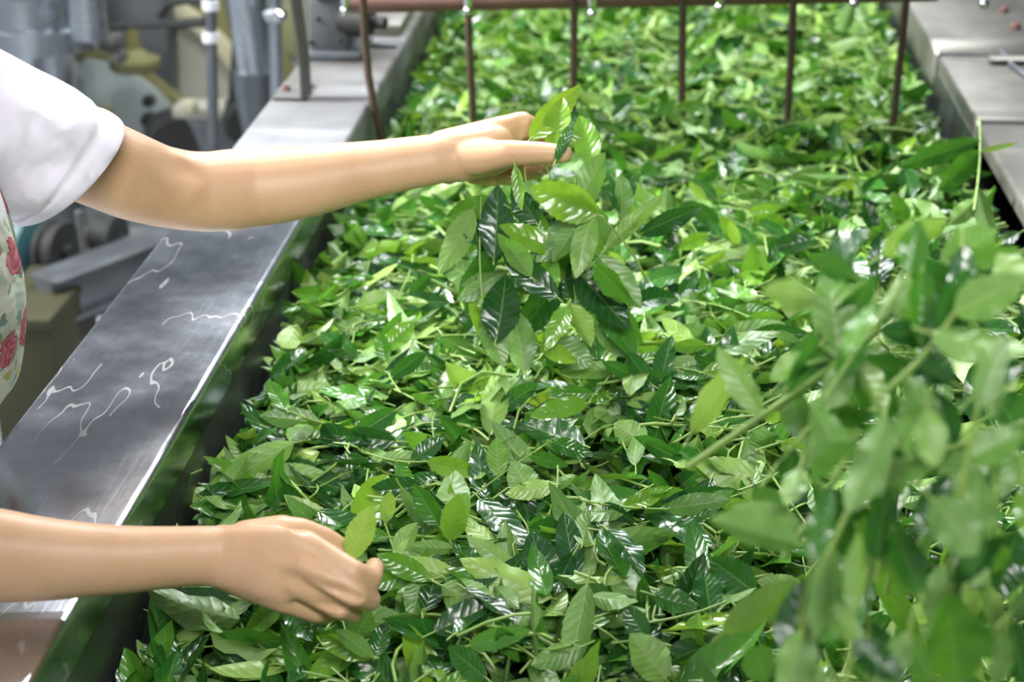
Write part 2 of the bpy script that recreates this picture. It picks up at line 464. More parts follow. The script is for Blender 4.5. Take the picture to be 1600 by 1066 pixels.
for dx, dz in ((-.035, .03), (.02, .035), (-.02, .075)):
    MB().lathe(((hx0.x + hx1.x) / 2 - .012 + dx, hx0.y + .006, ZR + dz), (0, -1, 0), [(0, .005), (.003, .005), (.005, .003), (.0055, 0)], 8).build('bolt', M['dark'], bs)
f0, f1, f2 = onz(425, 157, ZR), onz(474, 157, ZR), onz(482, 140, ZR)
br = empty('angle_bracket', ((f0.x + f1.x) / 2, f0.y + .04, ZR), 'thin grey angle bracket with a rusty bolt beside the bearing stand', 'bracket')
MB().box(((f0.x + f1.x) / 2, f0.y + .055, ZR + .003), (f1.x - f0.x, .11, .006), .002).build('foot_plate', M['bracket'], br)
# upright with a curved blade
v = []; f = []
up = [(0, 0), (.05, .0), (.1, -.003), (.15, -.008), (.2, -.012), (.26, -.012)]
for i, (z, dx) in enumerate(up):
    for (ox, oy) in ((-.004, 0), (.0, 0), (.010, .03), (.006, .034)):
        v.append((f1.x + dx + ox, f0.y + oy, ZR + .004 + z))
for i in range(len(up) - 1):
    for j in range(4):
        f.append((i * 4 + j, i * 4 + (j + 1) % 4, (i + 1) * 4 + (j + 1) % 4, (i + 1) * 4 + j))
f.append((3, 2, 1, 0)); k = 4 * (len(up) - 1); f.append((k, k + 1, k + 2, k + 3))
mesh_obj('upright', v, f, M['bracket'], br, False)
q = onz(448, 146, ZR)
MB().lathe((q.x, q.y, ZR + .005), (0, 0, 1), [(0, .009), (.005, .009), (.006, .006), (.010, .006), (.0105, 0)], 6).build('bolt', M['rust'], br)
ZR = ZS
# low cover and cross ribs on the rim behind the stand
g0 = onz(570, 60, ZR); g1 = onz(650, 30, ZR)
MB().box((XL - .09, g0.y + .12, ZR + .012), (.15, .20, .024), .003).build('rim_block', M['plate'], tr)
MB().box((XL - .035, onz(620, 75, ZR).y, ZR + .0045), (.05, .012, .008), .002).build('rim_rib', M['greymetal'], tr)

# ------------------------------------------------------------------ background machinery
Ym = 4.75
k_ = 1.0
def sz(px, y=Ym):  # metres per px at plane y
    return px * (onY(201, 200, y) - onY(200, 200, y)).length
rm = empty('belt_guard', (onY(130, 250, Ym).x, Ym + .1, 0), 'grey-green round belt guard with an olive rim behind the white sleeve', 'machine guard')
gc = onY(135, 258, Ym)
ax = Vector((0.12, -1, 0.18)).normalized()
MB().lathe(gc + ax * .02, ax, [(-.03, sz(163)), (0, sz(163)), (.004, sz(160)), (.004, sz(20)), (.012, sz(19)), (.012, 0)], 64).build('front_disc', M['greyguard'], rm)
MB().lathe(gc - ax * .03, ax, [(-.03, sz(178)), (.03, sz(178)), (.034, sz(172)), (.034, sz(160))], 64).build('rim_band', M['olive'], rm)
MB().lathe(gc - ax * .1, ax, [(-.05, sz(262)), (.0, sz(262)), (.003, sz(250)), (.003, sz(100))], 64).build('back_plate', M['beige'], rm)
MB().lathe(gc - ax * .1, ax, [(-.06, sz(286)), (.03, sz(286)), (.034, sz(280)), (.03, sz(262)), (-.06, sz(262))], 64).build('outer_band', M['cream'], rm)
MB().lathe(gc - ax * .16, ax, [(-.05, sz(345)), (.02, sz(345)), (.024, sz(330)), (.02, sz(286)), (-.05, sz(286))], 64).build('rear_ring', M['olive'], rm)
for px, py, r in ((232, 158, 9), (233, 188, 12), (165, 172, 8), (232, 205, 6)):
    c = onY(px, py, Ym - .03)
    MB().lathe(c, ax, [(-.03, sz(r)), (.015, sz(r)), (.02, sz(r * .6)), (.03, sz(r * .6)), (.03, 0)], 14).build('knob', M['yellow'] if py == 172 else M['dark'], rm)
c = onY(210, 92, Ym - .08)
MB().lathe(c, (0, 0, 1), [(-.03, sz(34)), (-.02, sz(38)), (0, sz(38)), (.004, sz(30)), (.03, sz(12)), (.09, sz(8)), (.09, 0)], 24).build('bearing_cap', M['olive'], rm)
MB().box((gc.x, Ym + .18, .35), (.5, .2, .7), .01).build('base', M['greymetal'], rm)

dr = empty('stainless_drum', (onY(70, 60, 4.5).x, 4.6, 0), 'shiny stainless drum with a wide flange at the top corner', 'drum')
Yd = 4.45
dc = onY(60, 60, Yd + .15)
s_ = lambda p: sz(p, Yd)
MB().lathe((dc.x, dc.y, onY(60, 88, Yd).z), (0, 0, 1), [(0, s_(85)), (.0, s_(104)), (s_(36), s_(104)), (s_(38), s_(98)), (s_(38), s_(60))], 56).build('flange', M['steel'], dr)
MB().lathe((dc.x - s_(10), dc.y, onY(60, 52, Yd).z), (0, 0, 1), [(0, s_(92)), (s_(48), s_(92)), (s_(52), s_(84)), (s_(52), s_(20))], 56).build('drum_body', M['steel'], dr)
MB().lathe((dc.x - s_(5), dc.y, onY(60, 300, Yd).z), (0, 0, 1), [(0, s_(40)), (s_(100), s_(62)), (s_(232), s_(80))], 48).build('funnel', M['steel'], dr)
pc = onY(138, 30, Yd - .05)
MB().tube([(pc.x, pc.y, pc.z - .05), (pc.x, pc.y, pc.z + .35)], s_(27), 28).build('pipe', M['steel'], dr)
for px, py in ((180, 62), (186, 88)):
    c = onY(px, py, Yd + .1)
    MB().box(c, (s_(22), .05, s_(18)), .006).lathe(c, (0, -1, 0), [(.02, s_(6)), (.05, s_(6)), (.055, 0)], 10).build('clamp', M['bracket'], dr)
MB().tube([(dc.x, dc.y, 0), (dc.x, dc.y, onY(60, 300, Yd).z)], s_(40), 24).build('leg', M['greymetal'], dr)

lv = empty('lever_rod', onY(255, 38, 4.35), 'dark horizontal lever rod in front of the round belt guard', 'rod')
MB().tube([onY(176, 41, 4.4), onY(250, 39, 4.35), onY(322, 34, 4.3)], [s_(5), s_(5), s_(8)], 10).build('rod', M['dark'], lv)
MB().tube([onY(248, 26, 4.34), onY(262, 6, 4.34), onY(290, 1, 4.33), onY(322, 3, 4.3)], s_(6), 10).build('handle', M['dark'], lv)

def postthing(name, label, cat, px, ytop, ybot, rad, Y, m, collars=()):
    t = onY(px, ytop, Y); b = onY(px + (ybot - ytop) * .02, ybot, Y)
    e = empty(name, (b.x, b.y, 0), label, cat)
    MB().tube([(b.x, b.y, 0), b, t, t + (t - b).normalized() * .25], rad, 16).build('pole', m, e)
    for cy in collars:
        c = onY(px, cy, Y)
        MB().lathe(c, (0, 0, 1), [(-.012, rad * 1.0), (-.011, rad * 1.45), (.011, rad * 1.45), (.012, rad)], 16).build('collar', M['white'], e)
    return e
postthing('support_pole', 'slender grey support pole with two pale collars behind the reaching arm', 'pole', 329, -10, 250, .0135, 4.0, M['greymetal'], (8, 58))
e = postthing('steel_post', 'short steel post with a bolt head beside the tapered steel cylinder', 'post', 430, 30, 170, .0165, 4.2, M['steel'])
c = onY(430, 22, 4.2)
MB().lathe(c, (0, 0, 1), [(-.015, .026), (-.005, .03), (.004, .03), (.014, .018), (.02, .0)], 18).build('bolt_head', M['chrome'], e)
cy = empty('steel_cylinder', (onY(392, 100, 4.3).x, 4.3, 0), 'shiny tapered steel cylinder on a dark base behind the bracket', 'cylinder')
c = onY(398, 112, 4.3)
MB().lathe(c, (-.06, 0, 1), [(0, sz(27, 4.3)), (.10, sz(29, 4.3)), (.45, sz(36, 4.3)), (.45, 0)], 36).build('cylinder_wall', M['steel'], cy)
MB().lathe((c.x, c.y, c.z - .03), (0, 0, 1), [(-.18, sz(20, 4.3)), (-.06, sz(30, 4.3)), (-.0, sz(33, 4.3)), (.035, sz(33, 4.3)), (.035, 0)], 32).build('collar', M['greymetal'], cy)
MB().tube([(c.x, c.y, 0), (c.x, c.y, c.z - .2)], .04, 16).build('leg', M['dark'], cy)
# gearbox cluster behind the pole
gb = empty('gearbox', (onY(345, 190, 4.7).x, 4.7, 0), 'dusty grey gearbox with yellow-green tea dust behind the slender pole', 'gearbox')
c = onY(335, 190, 4.65)
c = c + Vector((0.03, -.08, -.03))
MB().box(c, (sz(100), .1, sz(80)), .02).build('casing', M['greymetal'], gb)
MB().box(c + Vector((0, 0, sz(47))), (sz(120), .11, sz(18)), .01).build('cover', M['beige'], gb)
MB().lathe(onY(300, 165, 4.5), (0, -1, .1), [(0, sz(10)), (.03, sz(10)), (.04, sz(6)), (.04, 0)], 16).build('cap', M['cream'], gb)
MB().lathe(onY(388, 150, 4.4), (0, -1, .1), [(0, sz(9)), (.03, sz(9)), (.04, sz(6)), (.04, 0)], 16).build('cap', M['cream'], gb)
MB().lathe(onY(275, 225, 4.55), (0.3, -1, .1), [(-.1, sz(45)), (.03, sz(45)), (.05, sz(38)), (.05, 0)], 28).build('hub', M['dark'], gb)
MB().lathe(onY(380, 190, 4.5), (0.3, -1, .1), [(-.1, sz(30)), (.03, sz(30)), (.05, sz(24)), (.05, 0)], 28).build('hub', M['dark'], gb)
MB().box((c.x, c.y, c.z / 2 - .06), (.2, .08, c.z - .15), .01).build('base', M['greymetal'], gb)
c0, c1 = onY(355, 15, 4.55), onY(405, 130, 4.55)
wd = MB().box((c0 + c1) / 2, (sz(28), .06, sz(150)), .004, Matrix.Rotation(.12, 3, 'Y')).build('inclined_arm', M['dark'], gb)

# right of it, a pale panel wall of another machine
pn = empty('machine_cabinet', (onY(430, 80, 6.2).x, 6.2, 0), 'pale olive machine cabinet far behind the steel post', 'cabinet')
cx = onY(425, 80, 6.2)
MB().box((cx.x, 6.3, .75), (sz(150, 6.2), .5, 1.5), .01).build('body', M['beige'], pn)
MB().box((cx.x + .02, 6.03, cx.z + .12), (sz(90, 6.2), .03, .18), .01).build('trim_band', M['yellow'], pn)
pn2 = empty('steel_hopper', (-3.0, 7.0, 0), 'large grey steel hopper at the back of the machine hall', 'hopper')
MB().box((-2.75, 7.2, 1.35), (2.2, 1.0, 1.3), .02).build('body', M['greymetal'], pn2)
MB().box((-2.75, 7.2, .35), (1.9, .8, .7), .02).build('base', M['dark'], pn2)

# lower left: motor, pulleys, beams, box
mo = empty('electric_motor', (onY(40, 390, 3.6).x, 3.6, 0), 'teal electric motor with a black pulley below the white sleeve', 'motor')
c = onY(48, 388, 3.7)
sm = lambda p: sz(p, 3.7)
axm = Vector((1, -.25, 0)).normalized()
MB().lathe(c - axm * .17, axm, [(0, sm(40)), (.02, sm(62)), (.16, sm(64)), (.19, sm(60)), (.20, sm(40)), (.20, 0)], 40).build('body', M['teal'], mo)
MB().lathe(c + axm * .045, axm, [(0, sm(20)), (.0, sm(48)), (.012, sm(50)), (.02, sm(42)), (.03, sm(42)), (.04, sm(50)), (.05, sm(48)), (.05, sm(14)), (.07, sm(14)), (.07, 0)], 36).build('pulley', M['dark'], mo)
MB().box((c.x - .05, c.y, c.z - sm(64) - .01), (.25, .2, .03), .004).build('base', M['dark'], mo)
MB().box((c.x - .05, c.y, (c.z - sm(64)) / 2 - .02), (.16, .16, c.z - sm(64) - .03), .004).build('leg', M['greymetal'], mo)
pu = empty('pulley_wheel', (onY(170, 372, 3.9).x, 3.9, 0), 'black pulley wheel on a strut under the bare upper arm', 'pulley')
c = onY(168, 368, 3.9)
MB().lathe(c, axm, [(-.03, .01), (-.03, sm(34)), (-.01, sm(30)), (.01, sm(30)), (.03, sm(36)), (.035, sm(30)), (.035, sm(8)), (.05, sm(8)), (.05, 0)], 32).build('wheel', M['dark'], pu)
MB().tube([onY(122, 330, 3.6), onY(136, 420, 3.6), onY(160, 478, 3.6), onY(187, 540, 3.6)], [sm(6), sm(5), sm(3.4), sm(3.4)], 8).build('strut', M['bracket'], pu)
MB().box((c.x, c.y + .04, c.z / 2 - .01), (.06, .05, c.z - .02), .004).build('base', M['dark'], pu)
def beam(name, label, a, b, wd, hg, m):
    a = Vector(a); b = Vector(b); d = b - a; o = empty(name, (a + b) / 2, label, 'beam')
    rot = Vector((1, 0, 0)).rotation_difference(d.normalized()).to_matrix()
    MB().box((a + b) / 2, (d.length, wd, hg), .003, rot).build('web', m, o)
    MB().box((a + b) / 2 + Vector((0, 0, hg / 2)), (d.length, wd * 1.6, .006), .002, rot).build('flange', m, o)
    MB().box((a + b) / 2 - Vector((0, 0, hg / 2)), (d.length, wd * 1.6, .006), .002, rot).build('flange', m, o)
beam('steel_beam', 'grey steel beam running under the motor and pulley', onz(70, 470, .30), onz(300, 380, .30), .06, .10, M['greymetal'])
beam('steel_beam', 'lower grey steel beam lying on the floor behind the khaki box', onz(90, 520, .06), onz(300, 430, .06), .06, .1, M['greymetal'])
beam('steel_beam', 'bright white steel beam on the floor beside the khaki box', onz(80, 524, .05), onz(200, 518, .05), .05, .05, M['white'])
kb = empty('storage_box', (onY(50, 540, 3.3).x, 3.3, 0), 'khaki storage box with a lid on the floor beside the apron', 'box')
c = onY(45, 545, 3.3); zt = onY(60, 492, 3.3).z
MB().box((c.x, 3.4, zt / 2), (sz(110, 3.3), .3, zt), .012).build('body', M['khaki'], kb)
MB().box((c.x, 3.4, zt), (sz(116, 3.3), .32, .03), .01).build('lid', M['khaki'], kb)

# ------------------------------------------------------------------ person
def view(px, py): return ray(px, py).normalized()
def px_vec(dx, dy, d): return (RIGHT * dx - UP * dy) * (d / F)
def ring_img(cx, cy, d, ax_, bz, n=28, bshift=(0, 0), sup=2.0):
    """ring round an image point: half axis ax_ (pixel vector) and half thickness bz (m) along the view"""
    c = P(cx, cy, d); A = px_vec(ax_[0], ax_[1], d); B = -view(cx, cy) * bz + px_vec(bshift[0], bshift[1], d)
    out = []
    for j in range(n):
        a = 2 * PI * j / n; ca, sa = math.cos(a), math.sin(a)
        ca = math.copysign(abs(ca) ** (2 / sup), ca); sa = math.copysign(abs(sa) ** (2 / sup), sa)
        out.append(c + A * ca + B * sa)
    return out
def limb(mb, pts, ratio=.95, n=28):
    """pts: (cx, cy, depth, half height px)"""
    rs = []
    for i, p in enumerate(pts):
        a = pts[max(i - 1, 0)]; b = pts[min(i + 1, len(pts) - 1)]
        dx, dy = b[0] - a[0], b[1] - a[1]; l = math.hypot(dx, dy)
        nx, ny = -dy / l, dx / l
        rs.append(ring_img(p[0], p[1], p[2], (nx * p[3], ny * p[3]), p[3] * p[2] / F * (p[4] if len(p) > 4 else ratio), n))
    mb.rings(rs)
def ball(mb, c, r, sc=(1, 1, 1), n=14):
    c = Vector(c); v = []; k = n // 2
    rings = []
    for i in range(1, k):
        a = PI * i / k
        rings.append([c + Vector((r * sc[0] * math.sin(a) * math.cos(2 * PI * j / n), r * sc[1] * math.sin(a) * math.sin(2 * PI * j / n), r * sc[2] * math.cos(a))) for j in range(n)])
    mb.rings([[c + Vector((0, 0, r * sc[2]))] * n] + rings + [[c - Vector((0, 0, r * sc[2]))] * n], False)
def capsules(mb, pts, n=14):
    """pts: (Vector, radius)"""
    for i, (p, r) in enumerate(pts):
        ball(mb, p, r, n=n)
        if i: mb.tube([pts[i - 1][0], p], [pts[i - 1][1], r], n)
def elring(c, hx, hy, n=36, lean=0):
    return [Vector((c[0] + hx * math.cos(2 * PI * j / n) , c[1] + hy * math.sin(2 * PI * j / n), c[2])) for j in range(n)]

YC = 1.50
TORSO = [(.70, -.865, .105, .165), (.80, -.855, .115, .168), (.90, -.820, .112, .155), (1.0, -.755, .110, .140), (1.1, -.735, .112, .145),
         (1.2, -.755, .105, .158), (1.26, -.760, .085, .155), (1.30, -.745, .060, .11), (1.325, -.745, .048, .06)]
body = MB()
body.rings([elring((cx, YC, z), hx, hy * 1.08) for z, cx, hx, hy in TORSO])
capsules(body, [(Vector((-.745, YC, 1.30)), .052), (Vector((-.715, YC, 1.40)), .05)])
HC = Vector((-.70, YC, 1.485))
ball(body, HC, .095, (1.0, .80, 1.12), 20)
ball(body, HC + Vector((.018, 0, -.045)), .07, (1.0, .86, .95), 18)
ball(body, HC + Vector((.03, 0, -.095)), .028, (1.2, 1.2, .8))
capsules(body, [(HC + Vector((.088, 0, -.005)), .009), (HC + Vector((.107, 0, -.04)), .012)])
for s in (-1, 1):
    ball(body, HC + Vector((-.005, s * .079, -.02)), .026, (.75, .35, 1.15))
    ball(body, HC + Vector((.098, s * .012, -.042)), .008)
# legs
for s in (-1, 1):
    capsules(body, [(Vector((-.84, YC + s * .085, .78)), .088), (Vector((-.85, YC + s * .09, .46)), .058), (Vector((-.86, YC + s * .09, .36)), .052), (Vector((-.885, YC + s * .095, .09)), .035)], 16)
    capsules(body, [(Vector((-.90, YC + s * .095, .045)), .035), (Vector((-.82, YC + s * .10, .035)), .034), (Vector((-.74, YC + s * .105, .026)), .024)])
# far arm (reaching hand)
FS = 1.11
near_body = body; body = MB()
LS = P(-60, 165, 1.65)
ball(body, P(-62, 175, 1.65), .06)
limb(body, [(-60, 168, 1.65, 90), (0, 185, 1.66, 88), (60, 210, 1.675, 83), (120, 238, 1.69, 74), (165, 259, 1.705, 70), (210, 278, 1.725, 68), (250, 291, 1.745, 64),
            (290, 298, 1.765, 62.5), (325, 300, 1.78, 63), (360, 297, 1.79, 64), (400, 293, 1.80, 62), (440, 289, 1.803, 60), (480, 283, 1.806, 57), (520, 276, 1.81, 52.5), (560, 268.5, 1.813, 47.5), (600, 262, 1.816, 44),
            (640, 255, 1.819, 41.5), (680, 249, 1.822, 39.5), (712, 244, 1.825, 39, .8), (735, 240, 1.828, 38, .75)])
def fing(pts, r): return [(P(*p), q) for p, q in zip(pts, r)]
FR = (.0122, .0108, .0096, .0086)
# metacarpals of the reaching hand
for a, b in (((690, 226, 1.83), (816, 192, 1.862)), ((700, 234, 1.845), (824, 197, 1.884)), ((700, 244, 1.85), (812, 207, 1.902)), ((700, 256, 1.845), (798, 220, 1.915))):
    capsules(body, [(P(*a), .0155), (P(*b), .0128)])
    capsules(body, [(P(*a) + Vector((0, 0, -.008)), .015), (P(*b) + Vector((0, 0, -.007)), .0125)])
capsules(body, fing([(816, 192, 1.862), (850, 208, 1.888), (858, 244, 1.88), (850, 262, 1.86)], FR))
capsules(body, fing([(824, 197, 1.884), (862, 232, 1.915), (838, 268, 1.905), (806, 274, 1.88)], FR))
capsules(body, fing([(812, 207, 1.902), (846, 246, 1.93), (808, 279, 1.91), (774, 276, 1.878)], FR))
capsules(body, fing([(798, 220, 1.915), (820, 252, 1.93), (776, 280, 1.90), (738, 277, 1.862)], (.011, .0098, .0088, .008)))
capsules(body, fing([(690, 250, 1.83), (750, 246, 1.815), (792, 240, 1.80), (840, 239, 1.795), (880, 240.5, 1.79)], (.021, .0190, .0145, .0122, .0098)))
capsules(body, fing([(700, 238, 1.83), (760, 226, 1.832), (795, 214, 1.862)], (.024, .020, .014)))
capsules(body, fing([(715, 262, 1.825), (770, 250, 1.835), (800, 240, 1.85)], (.016, .017, .014)))
body.v = [CAM + (q - CAM) * FS for q in body.v]; near_body.add(body.v, body.f); body = near_body
# near arm
capsules(body, [(Vector((-.66, YC - .17, 1.245)), .056), (P(-118, 880, 1.475), .043)], 18)
limb(body, [(-150, 872, 1.47, 76), (-100, 870, 1.475, 80), (-50, 869, 1.48, 79), (0, 868.5, 1.485, 74.5), (50, 873, 1.488, 68.5), (100, 875, 1.491, 63), (150, 875, 1.494, 57.5), (200, 874.5, 1.497, 53.5), (240, 872.5, 1.499, 50.5), (280, 870, 1.50, 48),
            (315, 869, 1.50, 47.5), (345, 870, 1.50, 48.5, .75), (375, 873, 1.497, 51, .65), (405, 878, 1.49, 54, .5)])
RF = (.0120, .0112, .0102, .0090)
MC = [((345, 846, 1.512), (480, 850, 1.47)), ((345, 862, 1.505), (474, 882, 1.459)), ((345, 880, 1.503), (463, 911, 1.463)), ((345, 894, 1.510), (446, 938, 1.475))]
for a, b in MC:
    capsules(body, [(P(*a), .0150), (P(*b), .0120)])
    capsules(body, [(P(a[0], a[1], a[2] + .012), .015), (P(b[0], b[1], b[2] + .012), .0125)])
capsules(body, fing([(480, 850, 1.47), (550, 894, 1.458), (579, 905, 1.476), (585, 886, 1.50)], RF))
capsules(body, fing([(474, 882, 1.458), (553, 929, 1.455), (578, 938, 1.480), (573, 926, 1.51)], RF))
capsules(body, fing([(463, 911, 1.462), (530, 950, 1.472), (551, 958, 1.498), (540, 950, 1.522)], (.012, .0105, .0095, .0085)))
capsules(body, fing([(446, 938, 1.475), (494, 957, 1.487), (512, 961, 1.508), (500, 953, 1.528)], (.0112, .0098, .0086, .0078)))
capsules(body, fing([(385, 846, 1.515), (440, 833, 1.52), (470, 830, 1.522), (508, 842, 1.527), (536, 857, 1.532)], (.019, .0165, .0122, .0108, .0088)))
limb(body, [(330, 870, 1.50, 47, .62), (375, 874, 1.488, 51, .5), (410, 880, 1.474, 57, .38), (445, 885, 1.464, 60, .28), (475, 890, 1.459, 48, .22)])
pr = empty('person', (-.86, YC, 0), 'person in white shirt and floral apron sorting tea leaves with both hands', 'person')
bo = body.build('body', M['skin'], pr, True)
rmod = bo.modifiers.new('r', 'REMESH'); rmod.mode = 'VOXEL'; rmod.voxel_size = .0022; rmod.adaptivity = 0
smod = bo.modifiers.new('s', 'SMOOTH'); smod.factor = .5; smod.iterations = 14
dg = bpy.context.evaluated_depsgraph_get()
me = bpy.data.meshes.new_from_object(bo.evaluated_get(dg))
bo.modifiers.clear(); old = bo.data; bo.data = me; bpy.data.meshes.remove(old)
N_ = len(me.vertices); VV = np.empty(N_ * 3); me.vertices.foreach_get('co', VV); VV = VV.reshape(-1, 3)
off_ = np.array(bo.matrix_basis.translation + pr.location)
def dent(px, py, d, r, amt, stretch=None):
    c = np.array(P(px, py, d)) - off_; dv = np.array(view(px, py))
    q = VV - c
    if stretch:
        sdir = np.array(px_vec(*stretch[0], d)); sdir /= np.linalg.norm(sdir)
        q = q - np.outer(q @ sdir, sdir) * (1 - 1 / stretch[1])
    VV[:] += np.outer(np.exp(-(q ** 2).sum(1) / r ** 2) * amt, dv)
dent(312, 266, 1.725 * FS, .012, .013, ((40, 14), 1.8))
dent(320, 294, 1.725 * FS, .010, -.007, ((22, -16), 1.8))
dent(265, 262, 1.715 * FS, .018, .006, ((30, 20), 1.6))
dent(812, 209, 1.85 * FS, .008, .004, ((0, 30), 2.2))
dent(540, 926, 1.447, .0042, .0075, ((33, 13), 4.5))
dent(522, 947, 1.46, .0038, .006, ((35, 14), 4.5))
dent(435, 868, 1.45, .007, .003, ((50, 10), 4))
dent(425, 899, 1.45, .007, .003, ((45, 18), 4))
dent(507, 852, 1.50, .0045, .006, ((30, 16), 4))
me.vertices.foreach_set('co', VV.ravel()); me.update()
me.polygons.foreach_set('use_smooth', [True] * len(me.polygons))
# finger nails
def nail(px, py, d, dirpx, wpx, hpx, tilt):
    c = P(px, py, d); A = px_vec(dirpx[0], dirpx[1], d).normalized(); N = (-view(px, py) + px_vec(tilt[0], tilt[1], d).normalized() * .6).normalized()
    N = (N - A * N.dot(A)).normalized(); Bv = A.cross(N); v = []; f = []
    L_, W_ = hpx * d / F, wpx * d / F
    for i in range(7):
        for j in range(7):
            s, t_ = (j / 3 - 1), (i / 3 - 1)
            k = math.sqrt(max(0, 1 - abs(t_) ** 3 * .45))
            v.append(c + A * t_ * L_ + Bv * s * W_ * k + N * (.0012 * (1 - s * s) - .0006))
    for i in range(6):
        for j in range(6): f.append((i * 7 + j, i * 7 + j + 1, i * 7 + j + 8, i * 7 + j + 7))
    o = mesh_obj('fingernail', v, f, M['nail'], pr)
    sm_ = o.modifiers.new('t', 'SOLIDIFY'); sm_.thickness = .0006
nail(530, 850, 1.5245, (18, 11), 8, 11, (6, -10))
nail(878, 233, 1.784 * FS, (20, 1), 6, 9, (0, -12))
nail(589, 884, 1.493, (2, -14), 7, 8, (10, 0))

# shirt: body and sleeves
def shell(rings, name, m, close=False, ripple=None):
    mb = MB(); mb.rings(rings, False); o = mb.build(name, m, pr)
    s2 = o.modifiers.new('t', 'SOLIDIFY'); s2.thickness = .0022; s2.offset = 1
    s3 = o.modifiers.new('sub', 'SUBSURF'); s3.levels = 1; s3.render_levels = 1
    return o
shell([elring((cx, YC, z), hx + .014, hy * 1.08 + .014) for z, cx, hx, hy in TORSO[0:7]] + [elring((-.745, YC, 1.308), .074, .13), elring((-.74, YC, 1.338), .066, .078)], 'shirt', M['shirt'])
def lerp(a, b, t): return a + (b - a) * t
SL = [((-75, 40), (-95, 300), 1.63, .072), ((0, 80), (-30, 322), 1.655, .076), ((62, 114), (-2, 334), 1.672, .079), ((118, 144), (8, 340), 1.684, .079), ((150, 163), (15, 343), 1.69, .078), ((188, 187), (26, 347), 1.698, .076)]
rings = []; n = 40
for i in range(len(SL) - 1):
    for q in range(5):
        t = q / 5; a, b = SL[i], SL[i + 1]
        T = [lerp(a[0][k], b[0][k], t) for k in (0, 1)]; Bm = [lerp(a[1][k], b[1][k], t) for k in (0, 1)]
        rings.append((T, Bm, lerp(a[2], b[2], t), lerp(a[3], b[3], t), (i + t) / (len(SL) - 1)))
rings.append((*SL[-1], 1.0))
out = []
for T, Bm, d, th, u in rings:
    c = ((T[0] + Bm[0]) / 2, (T[1] + Bm[1]) / 2); A = ((T[0] - Bm[0]) / 2, (T[1] - Bm[1]) / 2)
    k = 1.0
    if .79 < u < .845: k = .962
    r_ = ring_img(c[0], c[1], d * FS, (A[0] * k, A[1] * k), th * k * FS, n, (30 * u, 26 * u))
    # soft folds running out from the armpit
    cen = P(c[0], c[1], d * FS)
    for j in range(n):
        a = 2 * PI * j / n
        w_ = math.exp(-((u - .55) / .28) ** 2) * (.085 * math.sin(a * 5 + u * 5) + .05 * math.sin(a * 9 - u * 8 + 1)) * (0.35 + .65 * max(0, math.sin(a)))
        r_[j] = cen + (r_[j] - cen) * (1 + w_)
    out.append(r_)
T, Bm, d, th, u = rings[-1]
c = ((T[0] + Bm[0]) / 2, (T[1] + Bm[1]) / 2); A = ((T[0] - Bm[0]) / 2, (T[1] - Bm[1]) / 2)
out.append(ring_img(c[0] - 3, c[1] - 3, d * FS, (A[0] * .97, A[1] * .97), th * .97 * FS, n, (30, 26)))
out.append(ring_img(c[0] - 40, c[1] - 30, d * FS, (A[0] * .95, A[1] * .95), th * .95 * FS, n, (22, 18)))
slv = shell(out, 'sleeve', M['shirt'])
rs0, rs1 = Vector((-.675, YC - .14, 1.25)), P(-118, 880, 1.475)
dd = (rs1 - rs0)
mb = MB(); mb.tube([rs0 + Vector((-.04, .06, .03)), rs0, rs0 + dd * .25, rs0 + dd * .55], [.092, .094, .090, .086], 24, False); mb.build('sleeve', M['shirt'], pr)
# apron: bib and skirt hanging over the front of the torso
AP = [(.30, -.712, .02), (.60, -.712, .014), (.80, -.708, .010), (.87, -.708, .008), (.905, -0.712, .006), (.925, -0.685, .006), (.95, -0.662, .008), (.975, -0.636, .012), (1.0, -0.624, .013), (1.05, -0.614, .013), (1.1, -0.608, .013), (1.15, -0.618, .012), (1.2, -0.638, .012), (1.25, -0.678, .012), (1.285, -0.710, .011)]
v = []; f = []; na = 41
for z, xf, rp in AP:
    hy = float(np.interp(z, [t[0] for t in TORSO], [t[3] for t in TORSO])) + .018
    hx = .13
    amax = 1.75 if z < 1.02 else lerp(1.75, .95, min(1, (z - 1.02) / .2))
    for j in range(na):
        a = lerp(-amax, amax, j / (na - 1))
        wv = rp * .35 * math.sin(a * 9 + z * 6) + .0025 * math.sin(a * 23 + z * 14)
        v.append(Vector((xf - hx + (hx + wv) * math.cos(a), YC + (hy + wv) * math.sin(a), z)))
for i in range(len(AP) - 1):
    for j in range(na - 1): f.append((i * na + j, i * na + j + 1, (i + 1) * na + j + 1, (i + 1) * na + j))
ap = mesh_obj('apron', v, f, M['apron'], pr)
q = ap.modifiers.new('t', 'SOLIDIFY'); q.thickness = .002; q.offset = 1
q = ap.modifiers.new('s', 'SUBSURF'); q.levels = 1; q.render_levels = 2
for s in (-1, 1):
    st = MB(); pts = [Vector((-.668, YC + s * .085, 1.278)), Vector((-.70, YC + s * .09, 1.315)), Vector((-.76, YC + s * .085, 1.322)), Vector((-.83, YC + s * .07, 1.25)), Vector((-.85, YC + s * .05, 1.1))]
    rr = [[p + Vector((0, dx, dz)) for dx, dz in ((-.018, 0), (.018, 0), (.018, .004), (-.018, .004))] for p in pts]
    st.rings(rr); st.build('apron_strap', M['apron'], pr)
